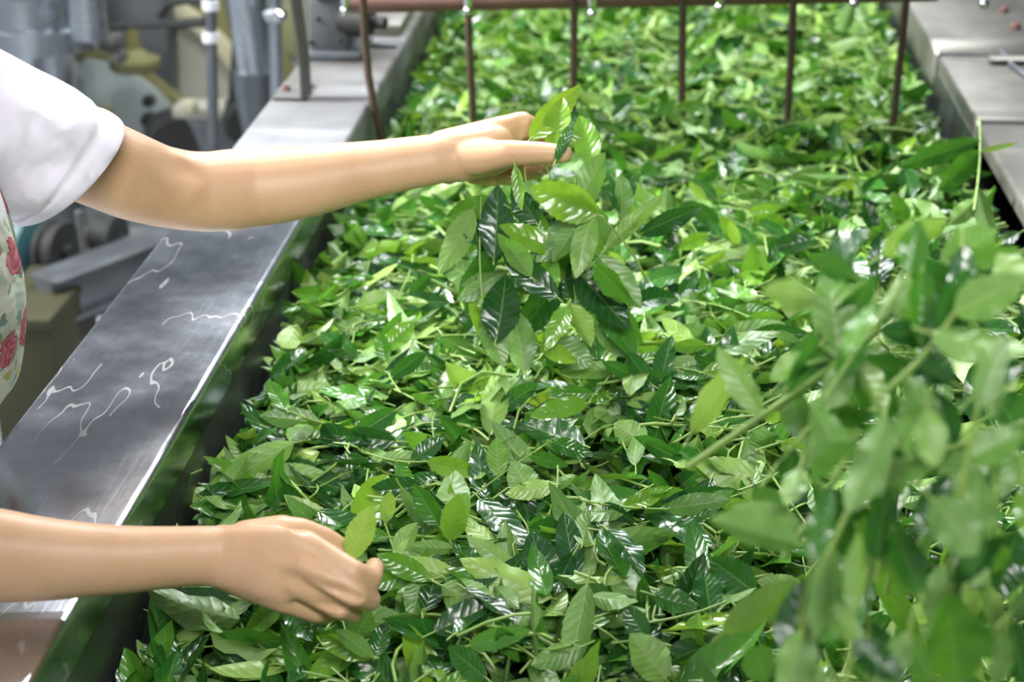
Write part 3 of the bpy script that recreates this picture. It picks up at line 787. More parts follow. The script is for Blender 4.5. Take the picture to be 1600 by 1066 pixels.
# trousers, shoes, hair, face
for s in (-1, 1):
    MB().tube([Vector((-.838, YC + s * .08, .84)), Vector((-.84, YC + s * .085, .70)), Vector((-.85, YC + s * .09, .45)), Vector((-.87, YC + s * .093, .25)), Vector((-.885, YC + s * .095, .09))], [.098, .096, .072, .066, .058], 20, False).build('trouser_leg', M['trousers'], pr)
    sh = MB(); ball(sh, (-.82, YC + s * .10, .042), .055, (2.2, .85, .76), 18); sh.build('shoe', M['white'], pr)
    e_ = MB(); ball(e_, HC + Vector((.083, s * .033, .004)), .0085); e_.build('eye', M['eye'], pr)
hb = MB(); ball(hb, HC + Vector((-.016, 0, .018)), .103, (1.0, .86, 1.12), 22); ball(hb, HC + Vector((-.10, 0, -.02)), .045, (1, 1, 1)); hb.build('hair', M['hair'], pr)
lp = MB(); ball(lp, HC + Vector((.085, 0, -.072)), .012, (.5, 1.7, .55)); lp.build('mouth', M['lip'], pr)

# ------------------------------------------------------------------ tea leaves
def hbed(x, y):
    s = np.clip((x - XL) / (XR - XL), 0, 1)
    h = .852 - .024 * np.exp(-s / .06) - .034 * np.exp(-s / .25) - .028 * np.exp(-(1 - s) / .05)
    h = h + .022 * np.exp(-((s - .75) / .3) ** 2) * np.exp(-((y - 1.9) / .7) ** 2)
    h = h + .03 * np.exp(-((s - .97) / .16) ** 2) * np.exp(-((y - 2.45) / .3) ** 2)
    h = h - .035 * np.exp(-((s - .1) / .2) ** 2) * np.exp(-((y - 1.3) / .3) ** 2)
    h = h + .013 * np.sin(x * 9 + y * 4) * np.sin(y * 7.5 - x * 3) + .011 * np.sin(x * 46 + 3 * np.sin(y * 11)) * np.sin(y * 39 + 2 * np.sin(x * 13)) + .009 * np.sin(x * 23 + 1) * np.sin(y * 19 + x * 9)
    return h
def leaf_grid(n, nu, nv, base, dirv, nrm, L, W, fold, bend, twist, wave, phase, serr=0.0):
    """n leaves at once -> (n, nu+1, nv, 3) world points and (nu+1, nv, 2) uv"""
    t = np.linspace(0, 1, nu + 1); s = np.linspace(-1, 1, nv)
    D = dirv / np.linalg.norm(dirv, axis=1, keepdims=True)
    Nn = nrm - (nrm * D).sum(1, keepdims=True) * D
    Nn = Nn / np.maximum(np.linalg.norm(Nn, axis=1, keepdims=True), 1e-6)
    X = np.cross(D, Nn)
    sh = (t + .004) ** .72 * (1 - t + .002) ** .88; sh = sh / sh.max()
    if serr: sh = sh * (1 + serr * np.where(np.arange(nu + 1) % 2, 1, -1))
    w = W[:, None] * .5 * sh[None]                                       # n,t
    b = np.where(np.abs(bend) < 1e-3, 1e-3, bend)[:, None]
    ang = b * t[None]
    sy = L[:, None] * np.sin(ang) / b; szz = L[:, None] * (1 - np.cos(ang)) / b
    spine = base[:, None] + D[:, None] * sy[..., None] + Nn[:, None] * szz[..., None]
    Nt = Nn[:, None] * np.cos(ang)[..., None] - D[:, None] * np.sin(ang)[..., None]
    tw = twist[:, None] * t[None]
    Xt = X[:, None] * np.cos(tw)[..., None] + Nt * np.sin(tw)[..., None]
    Nt2 = Nt * np.cos(tw)[..., None] - X[:, None] * np.sin(tw)[..., None]
    xs = w[..., None] * s * np.cos(fold)[:, None, None]
    zs = w[..., None] * np.abs(s) * np.sin(fold)[:, None, None]
    zs = zs + wave[:, None, None] * w[..., None] * (s ** 2) * np.sin(t[None, :, None] * 16 + phase[:, None, None] + np.where(s > 0, 1.3, 0))
    pts = spine[:, :, None] + Xt[:, :, None] * xs[..., None] + Nt2[:, :, None] * zs[..., None]
    uv = np.stack(np.broadcast_arrays(t[:, None], (s * .5 + .5)[None]), -1)
    return pts, uv
def grid_faces(nu, nv):
    i, j = np.meshgrid(np.arange(nu), np.arange(nv - 1), indexing='ij')
    a = i * nv + j
    return np.stack([a, a + 1, a + nv + 1, a + nv], -1).reshape(-1, 4)   # front face looks along the leaf's normal
def np_mesh(name, V, Q, mats, midx=None, uv=None, tint=None):
    me = bpy.data.meshes.new(name)
    me.vertices.add(len(V)); me.vertices.foreach_set('co', V.astype(np.float32).ravel())
    me.loops.add(Q.size); me.loops.foreach_set('vertex_index', Q.astype(np.int32).ravel())
    me.polygons.add(len(Q)); me.polygons.foreach_set('loop_start', np.arange(0, Q.size, 4, dtype=np.int32))
    me.polygons.foreach_set('use_smooth', np.ones(len(Q), dtype=bool))
    for m in mats: me.materials.append(m)
    if midx is not None: me.polygons.foreach_set('material_index', midx.astype(np.int32))
    if uv is not None:
        ul = me.uv_layers.new(name='UVMap'); ul.data.foreach_set('uv', uv[Q.ravel()].astype(np.float32).ravel())
    if tint is not None:
        a = me.attributes.new('tint', 'FLOAT', 'POINT'); a.data.foreach_set('value', tint.astype(np.float32))
    me.update(calc_edges=True); me.validate()
    return me
def stem_quads(pts, rad, n=5):
    pts = np.asarray(pts, float); k = len(pts); V = []
    a = np.array([.3, .2, .9])
    for i in range(k):
        t = pts[min(i + 1, k - 1)] - pts[max(i - 1, 0)]; t = t / max(np.linalg.norm(t), 1e-9)
        u = a - t * (a @ t); u /= np.linalg.norm(u); v = np.cross(t, u)
        for j in range(n):
            g = 2 * PI * j / n; V.append(pts[i] + (u * math.cos(g) + v * math.sin(g)) * (rad if np.isscalar(rad) else rad[i]))
    Q = [(i * n + j, i * n + (j + 1) % n, (i + 1) * n + (j + 1) % n, (i + 1) * n + j) for i in range(k - 1) for j in range(n)]
    return np.array(V), np.array(Q)

# --- the mass of leaves no one could count
NB = 10500
cx = rng.uniform(XL + .03, XR - .03, NB); cy = .86 + 3.89 * rng.uniform(0, 1, NB) ** 1.12
yaw = rng.uniform(0, 2 * PI, NB); pit = rng.normal(0, .38, NB)
D = np.stack([np.cos(yaw) * np.cos(pit), np.sin(yaw) * np.cos(pit), np.sin(pit)], 1)
flip = rng.uniform(0, 1, NB) < .45
Nn = np.stack([rng.normal(0, .5, NB), rng.normal(-.08, .5, NB), np.ones(NB)], 1); Nn[flip] *= -1
L = np.clip(rng.normal(.076, .019, NB), .03, .118); Wd = L * rng.uniform(.27, .42, NB)
lay = rng.uniform(0, 1, NB) ** .8
C = np.stack([cx, cy, hbed(cx, cy) - .055 * lay + .004], 1)
wl = rng.uniform(0, 1, NB) < .07
cx[wl] = XL + rng.uniform(.015, .07, wl.sum()); C[wl, 0] = cx[wl]; C[wl, 2] = hbed(cx[wl], cy[wl]) + rng.uniform(-.02, .02, wl.sum())
half = np.abs(D[:, 0]) * L * .5
C[:, 0] = np.clip(C[:, 0], XL + .012 + half, XR - .012 - half)
B0 = C - D * L[:, None] * .5
tint = np.clip(np.where(rng.uniform(0, 1, NB) < .24, rng.uniform(.55, 1, NB), rng.normal(.31, .2, NB)), 0, 1)
NU, NV = 8, 5
pts, uv = leaf_grid(NB, NU, NV, B0, D, Nn, L, Wd, rng.uniform(.05, .7, NB), rng.normal(0, .7, NB), rng.normal(0, .6, NB), rng.uniform(0, .3, NB), rng.uniform(0, 6, NB))
Vb = pts.reshape(-1, 3); nvp = (NU + 1) * NV
Qb = (grid_faces(NU, NV)[None] + (np.arange(NB) * nvp)[:, None, None]).reshape(-1, 4)
UVb = np.tile(uv.reshape(-1, 2), (NB, 1)); Tb = np.repeat(tint, nvp)
Mi = np.zeros(len(Qb))
# loose bits of stem between them
Vs, Qs = [], []; base = len(Vb)
for i in range(3200):
    x, y = rng.uniform(XL + .04, XR - .04), 1.0 + 3.6 * rng.uniform() ** 1.1
    a = rng.uniform(0, 2 * PI); l = rng.uniform(.02, .11); p = rng.normal(0, .22)
    d = np.array([math.cos(a), math.sin(a), p]) * l
    z = float(hbed(x, y)) + rng.uniform(-.02, .008)
    c = np.array([np.clip(x, XL + .02 + abs(d[0]) / 2, XR - .02 - abs(d[0]) / 2), y, z]); bow = rng.normal(0, .006, 3)
    v_, q_ = stem_quads([c - d / 2, c - d / 6 + bow, c + d / 6 + bow, c + d / 2], rng.uniform(.0008, .0019), 5)
    Vs.append(v_); Qs.append(q_ + base); base += len(v_)
Vs = np.concatenate(Vs); Qs = np.concatenate(Qs)
# near-black sheet: shade between the top leaves painted as colour
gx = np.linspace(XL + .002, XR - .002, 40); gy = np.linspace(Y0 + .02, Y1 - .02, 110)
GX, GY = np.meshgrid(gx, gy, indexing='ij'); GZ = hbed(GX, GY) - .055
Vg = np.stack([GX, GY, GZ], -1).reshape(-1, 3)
i, j = np.meshgrid(np.arange(39), np.arange(109), indexing='ij'); a = i * 110 + j
Qg = np.stack([a, a + 110, a + 111, a + 1], -1).reshape(-1, 4) + base
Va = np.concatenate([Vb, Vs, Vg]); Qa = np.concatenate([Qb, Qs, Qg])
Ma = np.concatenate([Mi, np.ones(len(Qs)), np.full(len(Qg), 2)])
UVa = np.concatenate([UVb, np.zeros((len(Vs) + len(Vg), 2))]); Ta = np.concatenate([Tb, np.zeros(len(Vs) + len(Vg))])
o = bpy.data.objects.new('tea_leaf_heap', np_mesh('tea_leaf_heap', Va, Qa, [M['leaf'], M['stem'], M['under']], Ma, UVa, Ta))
COL.objects.link(o); tag(o, 'heap of freshly picked tea leaves filling the steel trough', 'tea leaves', None, 'stuff')

# --- leaves that can be told apart
ITEMS = []        # (object, where, tint, underside, length)
def leaf_object(name, p0, p1, nrm, width, tint, parent=None, fold=.2, bend=.2, twist=0., wave=.12, petiole=.0, nu=22, nv=7):
    p0 = np.array(p0); p1 = np.array(p1); d = p1 - p0; chord = np.linalg.norm(d)
    b = bend; Lr = chord * (b / 2) / math.sin(b / 2) if abs(b) > 1e-3 else chord
    # turn the start so that the bent leaf still ends at p1
    dn = d / chord; nn = np.array(nrm, float); nn = nn - dn * (nn @ dn); nn /= np.linalg.norm(nn)
    D0 = dn * math.cos(b / 2) - nn * math.sin(b / 2); N0 = nn * math.cos(b / 2) + dn * math.sin(b / 2)
    A = lambda q: np.array([float(q)])
    g, uv = leaf_grid(1, nu, nv, p0[None], D0[None], N0[None], A(Lr), A(width), A(fold), A(b), A(twist), A(wave), A(random.random() * 6), .035)
    V = g.reshape(-1, 3); Q = grid_faces(nu, nv); U = uv.reshape(-1, 2); mi = np.zeros(len(Q)); T = np.full(len(V), tint)
    if petiole > 0:
        pv, pq = stem_quads([p0 - D0 * petiole, p0 - D0 * petiole * .4 + N0 * .001, p0 + D0 * Lr * .06], [.0011, .0010, .0008], 6)
        Q = np.concatenate([Q, pq + len(V)]); V = np.concatenate([V, pv]); U = np.concatenate([U, np.zeros((len(pv), 2))]); T = np.concatenate([T, np.full(len(pv), tint)]); mi = np.concatenate([mi, np.ones(len(pq))])
    org = p0 if parent is None else np.array(parent['_o'])
    o = bpy.data.objects.new(name, np_mesh(name, V - np.array(p0), Q, [M['leaf'], M['stem']], mi, U, T))
    COL.objects.link(o)
    if parent is None: o.location = p0
    else: o.parent = parent; o.location = p0 - org
    return o
def img_leaf(b, t, wpx, d0, d1, tint, under=False, roll=0., tilt=0., where='heap', fold=.25, bend=.25, twist=0., pet=.012, name='tea_leaf', parent=None, wave=.1):
    """leaf from image point b (base, depth d0) to t (tip, depth d1); its seen face turns by roll about its length"""
    p0, p1 = P(*b, d0), P(*t, d1); dm = (d0 + d1) / 2
    ax_ = (p1 - p0).normalized(); n = -view((b[0] + t[0]) / 2, (b[1] + t[1]) / 2)
    n = (n - ax_ * n.dot(ax_)).normalized(); n = Matrix.Rotation(roll, 3, ax_) @ n
    w = wpx * dm / F / max(.45, math.cos(roll)) / max(.6, math.cos(fold))
    if under: n = -n
    o = leaf_object(name, p0, p1, n, w, tint, parent, fold, -bend if under else bend, twist, wave, pet)
    if parent is None: ITEMS.append((o, where, tint, under, (p1 - p0).length))
    return o
def bed_depth(px, py, lift=.012):
    z = .85
    for _ in range(8):
        q = onz(px, py, z); z = float(hbed(q.x, q.y)) + lift
    return (onz(px, py, z) - CAM).dot(FWD)
def on_heap(b, t, wpx, tint, under=False, lift=.014, **k):
    d0, d1 = bed_depth(*b, lift), bed_depth(*t, lift)
    dm = (d0 + d1) / 2; d0, d1 = dm + (d0 - dm) * .45, dm + (d1 - dm) * .45     # stands a little towards the viewer
    return img_leaf(b, t, wpx, d0 , d1, tint, under, where='heap', **k)
def shoot(b, t, wpx, d0, d1, where, leaves, bow=6):
    """a stem with leaves: leaves = (fraction along stem, tip px offset from there, depth change, width px, tint, underside)"""
    p0, p1 = P(*b, d0), P(*t, d1)
    e = empty('tea_shoot', p0, None, 'tea shoot')
    dm = (d0 + d1) / 2; side = px_vec(-(t[1] - b[1]), t[0] - b[0], dm).normalized() * (bow * dm / F)
    K = [p0 + (p1 - p0) * u + side * math.sin(PI * u) for u in np.linspace(0, 1, 9)]
    v_, q_ = stem_quads([list(k) for k in K], list(np.linspace(wpx * .5, wpx * .34, 9) * dm / F), 8)
    so = bpy.data.objects.new('stem', np_mesh('stem', v_ - np.array(p0), q_, [M['stem']])); COL.objects.link(so); so.parent = e
    for (u, off, dd, wl, tn, un) in leaves:
        k = K[int(round(u * 8))]; x, y, d = pix(k)
        img_leaf((x, y), (x + off[0], y + off[1]), wl, d, d + dd, tn, un, roll=random.uniform(-.4, .4), name='leaf', parent=e, pet=.004, bend=random.uniform(-.1, .5), twist=random.uniform(-.3, .3))
    ITEMS.append((e, where, leaves[0][4] if leaves else .5, False, (p1 - p0).length))
    return e
R = random.uniform
# prominent leaves lying on the heap
for a in [((765, 678), (783, 568), 44, .65, True), ((700, 822), (712, 735), 58, .45, True), ((1192, 744), (1062, 733), 52, .85, True), ((906, 722), (868, 672), 46, .8, True),
          ((690, 915), (778, 958), 66, .5, True), ((678, 988), (780, 938), 50, .12, False), ((1040, 1062), (984, 990), 62, .62, True), ((1010, 1000), (976, 946), 38, .35, False),
          ((664, 955), (690, 868), 46, .15, False), ((652, 588), (606, 455), 36, .55, True), ((1092, 792), (1002, 770), 40, .7, False), ((438, 618), (518, 603), 34, .75, True),
          ((396, 748), (508, 738), 40, .55, True), ((1182, 928), (1108, 872), 58, .28, False), ((1258, 918), (1182, 908), 34, .6, True), ((1480, 346), (1394, 316), 36, .5, True),
          ((1400, 256), (1512, 228), 40, .35, False), ((955, 560), (905, 470), 48, .3, False), ((1010, 520), (1010, 430), 40, .2, False), ((555, 480), (640, 462), 38, .7, True),
          ((480, 500), (425, 470), 26, .45, False), ((560, 560), (500, 520), 34, .3, False), ((620, 640), (540, 690), 34, .35, False), ((760, 780), (745, 690), 40, .2, False),
          ((830, 770), (800, 720), 48, .4, True), ((860, 930), (830, 830), 58, .08, False), ((900, 900), (880, 800), 44, .1, False), ((960, 840), (930, 740), 46, .25, True),
          ((1110, 960), (1100, 890), 46, .25, False), ((1000, 690), (960, 660), 44, .6, True), ((330, 1010), (445, 1000), 56, .35, False), ((560, 1010), (480, 1060), 40, .8, False),
          ((530, 960), (640, 980), 52, .3, True), ((240, 960), (330, 1000), 46, .2, False), ((660, 760), (570, 770), 40, .12, False), ((620, 690), (520, 680), 36, .1, False),
          ((780, 640), (840, 600), 34, .35, False), ((1090, 560), (1020, 590), 36, .4, True), ((1290, 270), (1232, 280), 26, .5, True), ((1150, 280), (1150, 225), 26, .3, False),
          ((1200, 390), (1100, 415), 30, .75, True), ((700, 380), (630, 395), 28, .7, True), ((560, 400), (640, 380), 26, .8, True), ((1330, 330), (1285, 310), 30, .3, False),
          ((345, 640), (320, 700), 30, .5, False), ((300, 740), (250, 760), 40, .3, False), ((910, 1010), (830, 1040), 40, .4, True), ((730, 1010), (830, 985), 34, .6, False),
          ((905, 560), (845, 545), 30, .95, False), ((1290, 700), (1250, 640), 52, .3, True), ((1020, 930), (1090, 950), 40, .4, False), ((760, 1060), (700, 1010), 42, .4, False)]:
    on_heap(*a, fold=R(.1, .35), bend=R(-.2, .5), twist=R(-.3, .3), roll=R(-.25, .25))
# leaf between thumb and finger of the lower hand
img_leaf((548, 876), (582, 790), 44, 1.515, 1.50, .92, True, roll=.25, where='lower hand', fold=.25, bend=.15)
img_leaf((545, 1010), (580, 955), 42, 1.62, 1.60, .3, True, where='heap')
# bunch in the reaching hand
for a in [((935, 336), (828, 292), 60, 1.77, 1.76, .88, False, .1), ((772, 405), (778, 288), 52, 1.80, 1.80, .10, False, .3), ((945, 390), (1042, 300), 26, 1.80, 1.83, .7, True, .2), ((1000, 366), (1096, 324), 34, 1.82, 1.84, .12, False, .3),
          ((828, 218), (908, 133), 42, 1.80, 1.86, .98, False, .5), ((862, 235), (880, 152), 44, 1.81, 1.84, .95, False, .3), ((898, 328), (946, 238), 48, 1.79, 1.81, .55, True, -.2), ((880, 392), (780, 352), 40, 1.79, 1.78, .85, False, .3),
          ((775, 532), (790, 430), 60, 1.79, 1.78, .08, False, .5), ((872, 466), (784, 392), 44, 1.77, 1.77, .15, False, .3), ((935, 400), (1002, 482), 46, 1.79, 1.78, .35, True, .1), ((898, 418), (984, 516), 60, 1.82, 1.80, .12, False, .2),
          ((756, 441), (678, 404), 40, 1.83, 1.85, .2, True, .2), ((868, 252), (897, 186), 18, 1.775, 1.785, .35, False, .4), ((805, 258), (815, 330), 20, 1.785, 1.78, .8, False, .4), ((930, 260), (905, 180), 44, 1.83, 1.85, .8, False, .2),
          ((840, 350), (800, 290), 40, 1.79, 1.79, .15, False, .3), ((860, 532), (926, 572), 50, 1.80, 1.79, .15, True, .1), ((845, 540), (902, 566), 28, 1.78, 1.77, .98, False, .2), ((780, 470), (745, 480), 34, 1.80, 1.80, .8, False, .2),
          ((930, 510), (1000, 560), 40, 1.83, 1.83, .3, True, .2), ((840, 400), (870, 330), 44, 1.81, 1.81, .6, True, .2), ((760, 420), (780, 330), 44, 1.84, 1.85, .06, False, .2), ((820, 580), (800, 480), 50, 1.82, 1.82, .4, True, .3),
          ((960, 330), (990, 270), 36, 1.84, 1.86, .3, False, .2), ((900, 380), (850, 300), 40, 1.82, 1.83, .4, False, .4), ((890, 470), (870, 390), 50, 1.84, 1.84, .2, False, .2), ((800, 430), (770, 500), 44, 1.86, 1.86, .35, False, .2)]:
    a = (*a[:3], a[3] * 1.11, a[4] * 1.11, *a[5:])
    img_leaf(*a[:7], roll=R(-.3, .3), where='reaching hand', bend=a[7], twist=R(-.3, .3), fold=R(.12, .4), pet=.007)
shoot((1012, 442), (935, 336), 4.5, 1.998, 1.965, 'reaching hand', [(1, (-100, -38), .0, 46, .8, False)], 8)
shoot((915, 422), (948, 388), 6, 1.998, 1.998, 'reaching hand', [(1, (60, -60), .02, 26, .7, True), (.5, (40, 70), -.01, 30, .3, True)], 2)
shoot((760, 520), (752, 305), 3.5, 1.998, 2.009, 'reaching hand', [(.6, (-20, -70), .02, 40, .2, False), (.1, (30, 80), 0, 44, .4, True)], -6)
shoot((900, 470), (850, 250), 4, 2.020, 1.998, 'reaching hand', [(.2, (60, 60), 0, 40, .3, True), (.5, (-60, 30), 0, 36, .5, False), (.7, (60, -20), 0, 40, .6, True)], 10)
shoot((838, 330), (820, 262), 3.5, 1.998, 1.998, 'reaching hand', [(0, (26, 62), -.01, 22, .7, False)], -5)
for k in range(30):
    u = random.random(); bx = 790 + 130 * u + R(-60, 60); by = 290 + 190 * random.random() + R(-20, 30); aa = R(.5, 2.6) if random.random() < .65 else R(0, 2 * PI); ll = R(70, 120); d = 2.0 + R(-.05, .09)
    img_leaf((bx, by), (bx + math.cos(aa) * ll, by + math.sin(aa) * ll), ll * R(.36, .48), d, d + R(-.04, .04), R(.05, .95), random.random() < .4, roll=R(-.6, .6), where='reaching hand', bend=R(-.3, .8), twist=R(-.7, .7), fold=R(.1, .5), pet=.008)
# shower of shoots and leaves falling past the viewer
for a in [((1075, 730), (1398, 500), 13, 1.22, 1.12, [(.5, (140, -190), -.03, 60, .4, False), (.75, (-20, -150), 0, 70, .45, True), (1, (36, -80), .0, 26, .35, True), (.35, (-70, -110), .02, 46, .6, True)]),
          ((1383, 612), (1492, 490), 11, 1.05, 1.02, [(1, (110, -60), .02, 70, .5, True), (.7, (60, -110), .02, 60, .25, False), (.2, (60, 110), 0, 50, .3, True)]),
          ((1225, 872), (1330, 700), 12, 1.08, 1.06, [(.9, (-50, -90), 0, 50, .3, True), (.3, (-110, -40), .02, 56, .55, True), (.6, (70, 50), 0, 40, .3, False)]),
          ((1250, 1010), (1325, 800), 12, 1.0, .98, [(.1, (-30, 120), 0, 66, .5, True), (.4, (90, 90), 0, 40, .55, True), (.8, (-30, 150), 0, 44, .45, True), (1, (60, -150), 0, 60, .35, True)]),
          ((1320, 1075), (1330, 960), 11, .95, .95, [(1, (12, -130), 0, 34, .6, True), (.6, (80, 60), 0, 50, .15, False)]),
          ((1500, 792), (1528, 640), 12, .98, .97, [(0, (20, 110), 0, 60, .4, False), (.5, (90, -40), 0, 60, .4, True), (1, (40, -120), .01, 46, .3, True)]),
          ((1335, 960), (1378, 780), 8, 1.02, 1.02, [(1, (40, -130), 0, 56, .35, True), (.6, (60, 20), 0, 46, .7, False)]),
          ((1420, 1010), (1440, 930), 8, 1.0, 1.0, [(1, (-50, -120), 0, 56, .45, False), (.3, (-50, 90), 0, 46, .3, True)]),
          ((1505, 930), (1520, 850), 7, 1.05, 1.05, [(1, (10, -110), 0, 66, .35, True), (.2, (30, -30), 0, 36, .6, True)]),
          ((1215, 640), (1300, 505), 9, 1.18, 1.15, [(.2, (30, 90), 0, 50, .3, True), (.6, (-60, 40), 0, 36, .6, True)]),
          ((1560, 760), (1480, 880), 9, 1.1, 1.08, [(.6, (20, 90), 0, 60, .2, False), (1, (-20, 110), 0, 60, .3, True)]),
          ((1600, 660), (1420, 720), 10, 1.1, 1.08, [(.4, (-60, 100), 0, 70, .3, True), (.8, (-90, 40), 0, 56, .4, True), (.6, (-30, -90), 0, 50, .3, False)])]:
    shoot(a[0], a[1], a[2], a[3], a[4], 'falling', a[5], R(-8, 8))
for a in [((1290, 530), (1366, 440), 84, .45, True), ((1275, 470), (1190, 452), 60, .75, True), ((1218, 602), (1302, 503), 40, .5, False), ((1374, 502), (1410, 424), 24, .6, True), ((1455, 520), (1610, 548), 70, .5, True), ((1500, 1072), (1478, 925), 104, .62, False),
          ((1315, 975), (1318, 830), 58, .5, False), ((1130, 992), (1246, 905), 56, .7, True), ((1236, 1040), (1262, 900), 84, .18, False), ((1438, 932), (1392, 820), 58, .6, True), ((1515, 972), (1540, 862), 42, .75, True), ((1455, 780), (1525, 868), 84, .3, True),
          ((1082, 678), (1166, 558), 52, .85, True), ((1252, 852), (1108, 812), 58, .45, True), ((1380, 400), (1480, 345), 56, .8, True), ((1470, 420), (1560, 360), 60, .5, True), ((1600, 440), (1560, 395), 70, .7, True), ((1290, 440), (1360, 360), 70, .25, False),
          ((1330, 430), (1270, 400), 50, .3, False), ((1500, 470), (1420, 400), 60, .2, False), ((1575, 480), (1500, 440), 60, .15, False), ((1350, 560), (1440, 600), 60, .2, False), ((1400, 650), (1330, 580), 56, .35, False), ((1310, 690), (1325, 620), 50, .6, True),
          ((1450, 640), (1460, 730), 60, .6, True), ((1400, 700), (1370, 800), 60, .2, False), ((1560, 620), (1610, 700), 66, .35, False), ((1540, 720), (1600, 660), 40, .3, True), ((1590, 830), (1560, 940), 66, .2, False), ((1580, 970), (1600, 1070), 60, .15, False),
          ((1400, 1066), (1340, 960), 66, .12, False), ((1460, 1066), (1400, 980), 54, .4, True), ((1550, 1070), (1570, 980), 40, .35, True), ((1290, 780), (1340, 880), 54, .35, False), ((1370, 880), (1390, 760), 60, .15, False), ((1440, 840), (1480, 740), 54, .3, False),
          ((1330, 690), (1270, 760), 50, .4, True), ((1250, 730), (1230, 790), 48, .55, True), ((1180, 760), (1230, 820), 44, .3, True), ((1540, 790), (1500, 710), 60, .1, False), ((1200, 1066), (1180, 1010), 60, .4, True), ((1290, 1066), (1230, 1040), 50, .6, True),
          ((1600, 570), (1530, 590), 50, .2, False), ((1490, 600), (1420, 560), 54, .25, False), ((1360, 640), (1290, 660), 40, .5, False), ((1600, 760), (1610, 850), 50, .8, False), ((1365, 850), (1420, 900), 40, .7, False), ((1330, 530), (1260, 570), 44, .4, True)]:
    d = R(.95, 1.25) if a[0][0] > 1230 else R(1.2, 1.4)
    img_leaf(a[0], a[1], a[2] * .88, d, d + R(-.05, .05), a[3], a[4], roll=R(-.75, .75), where='falling', bend=R(-.2, .6), twist=R(-.5, .5), fold=R(.1, .35), pet=.012)
for k in range(34):
    bx, by = R(1290, 1600), R(380, 1060)
    if bx + by < 1850 - 100 * random.random(): bx = R(1400, 1600)
    aa = R(.9, 2.5) if random.random() < .6 else R(0, 2 * PI); ll = R(80, 150); d = R(1.0, 1.45)
    img_leaf((bx, by), (bx + math.cos(aa) * ll, by + math.sin(aa) * ll), ll * R(.27, .38), d, d + R(-.05, .05), R(.0, .75), random.random() < .5, roll=R(-.9, .9), where='falling', bend=R(-.3, .8), twist=R(-.7, .7), fold=R(.1, .5), pet=.014)
for b_, t_ in (((1215, 1060), (1268, 880)), ((1385, 930), (1402, 700)), ((1470, 1050), (1488, 860)), ((1545, 940), (1560, 780)), ((1290, 620), (1420, 430)), ((1430, 760), (1560, 640)), ((1355, 1066), (1350, 880)), ((1190, 760), (1290, 640))):
    d = R(1.0, 1.25)
    shoot(b_, t_, R(6, 9), d, d - .02, 'falling', [(1, (R(-40, 60), R(-130, -80)), 0, R(40, 56), R(.2, .8), random.random() < .5), (.5, (R(-80, 80), R(20, 90)), .01, R(34, 50), R(.1, .7), random.random() < .5)], R(-10, 10))
# shoot lying over the right rim
shoot((1522, 330), (1531, 185), 5, 2.33, 2.50, 'rim', [(.6, (60, -14), .0, 9, .9, True), (.75, (-130, 42), -.05, 34, .3, False), (.6, (-66, 60), -.05, 40, .45, False), (.3, (26, 90), -.02, 28, .4, True), (.1, (-40, 40), -.02, 30, .5, True)], 4)
# loose shoots with their leaves on the heap
for k in range(64):
    while True:
        x, y = R(XL + .12, XR - .12), 1.3 + 1.7 * random.random() ** 1.1
        px, py, d = pix((x, y, float(hbed(x, y))))
        if 100 < px < 1560 and 60 < py < 1050: break
    a = R(0, 2 * PI); l = R(.05, .12)
    qx, qy = x + math.cos(a) * l, y + math.sin(a) * l
    if not XL + .05 < qx < XR - .05: qx = x
    z0, z1 = float(hbed(x, y)) + .010, float(hbed(qx, qy)) + R(.012, .03)
    b = pix((x, y, z0)); t = pix((qx, qy, z1))
    lv_ = []
    for u in ([.25, .5, .75, 1.0] if random.random() < .5 else [.4, .8, 1.0]):
        aa = math.atan2(t[1] - b[1], t[0] - b[0]) + R(-1.1, 1.1); ll = R(.045, .075) * F / d
        lv_.append((u, (math.cos(aa) * ll, math.sin(aa) * ll * .62), R(-.03, .03), ll * R(.30, .38), R(.1, .9), random.random() < .45))
    shoot(b[:2], t[:2], 3.2 * 2.0 / d, b[2], t[2], 'heap', lv_, R(-8, 8))
# single leaves on top of the heap, nearest ones
n0 = 0
while n0 < 205:
    x, y = R(XL + .05, XR - .05), 1.22 + 1.5 * random.random() ** 1.25
    px, py, d = pix((x, y, float(hbed(x, y))))
    if not (80 < px < 1590 and 40 < py < 1064): continue
    a = R(0, 2 * PI); L_ = min(.112, max(.05, random.gauss(.080, .014))); pt = random.gauss(0, .3)
    dv = np.array([math.cos(a) * math.cos(pt), math.sin(a) * math.cos(pt), math.sin(pt)])
    c = np.array([x, y, float(hbed(x, y)) + R(.004, .016)]); p0 = c - dv * L_ / 2; p1 = c + dv * L_ / 2
    if min(p0[0], p1[0]) < XL + .012 or max(p0[0], p1[0]) > XR - .012: continue
    un = random.random() < .38
    nn = np.array([random.gauss(0, .4), random.gauss(-.12, .4), 1.0]) * (-1 if un else 1)
    tn = R(.6, 1) if random.random() < .2 else min(.6, max(0, random.gauss(.28, .17)))
    o = leaf_object('tea_leaf', p0, p1, nn, L_ * R(.31, .42), tn, None, R(.05, .4), random.gauss(0, .45), random.gauss(0, .4), R(.04, .2), R(.004, .014), 16, 5)
    ITEMS.append((o, 'heap', tn, un, L_)); n0 += 1

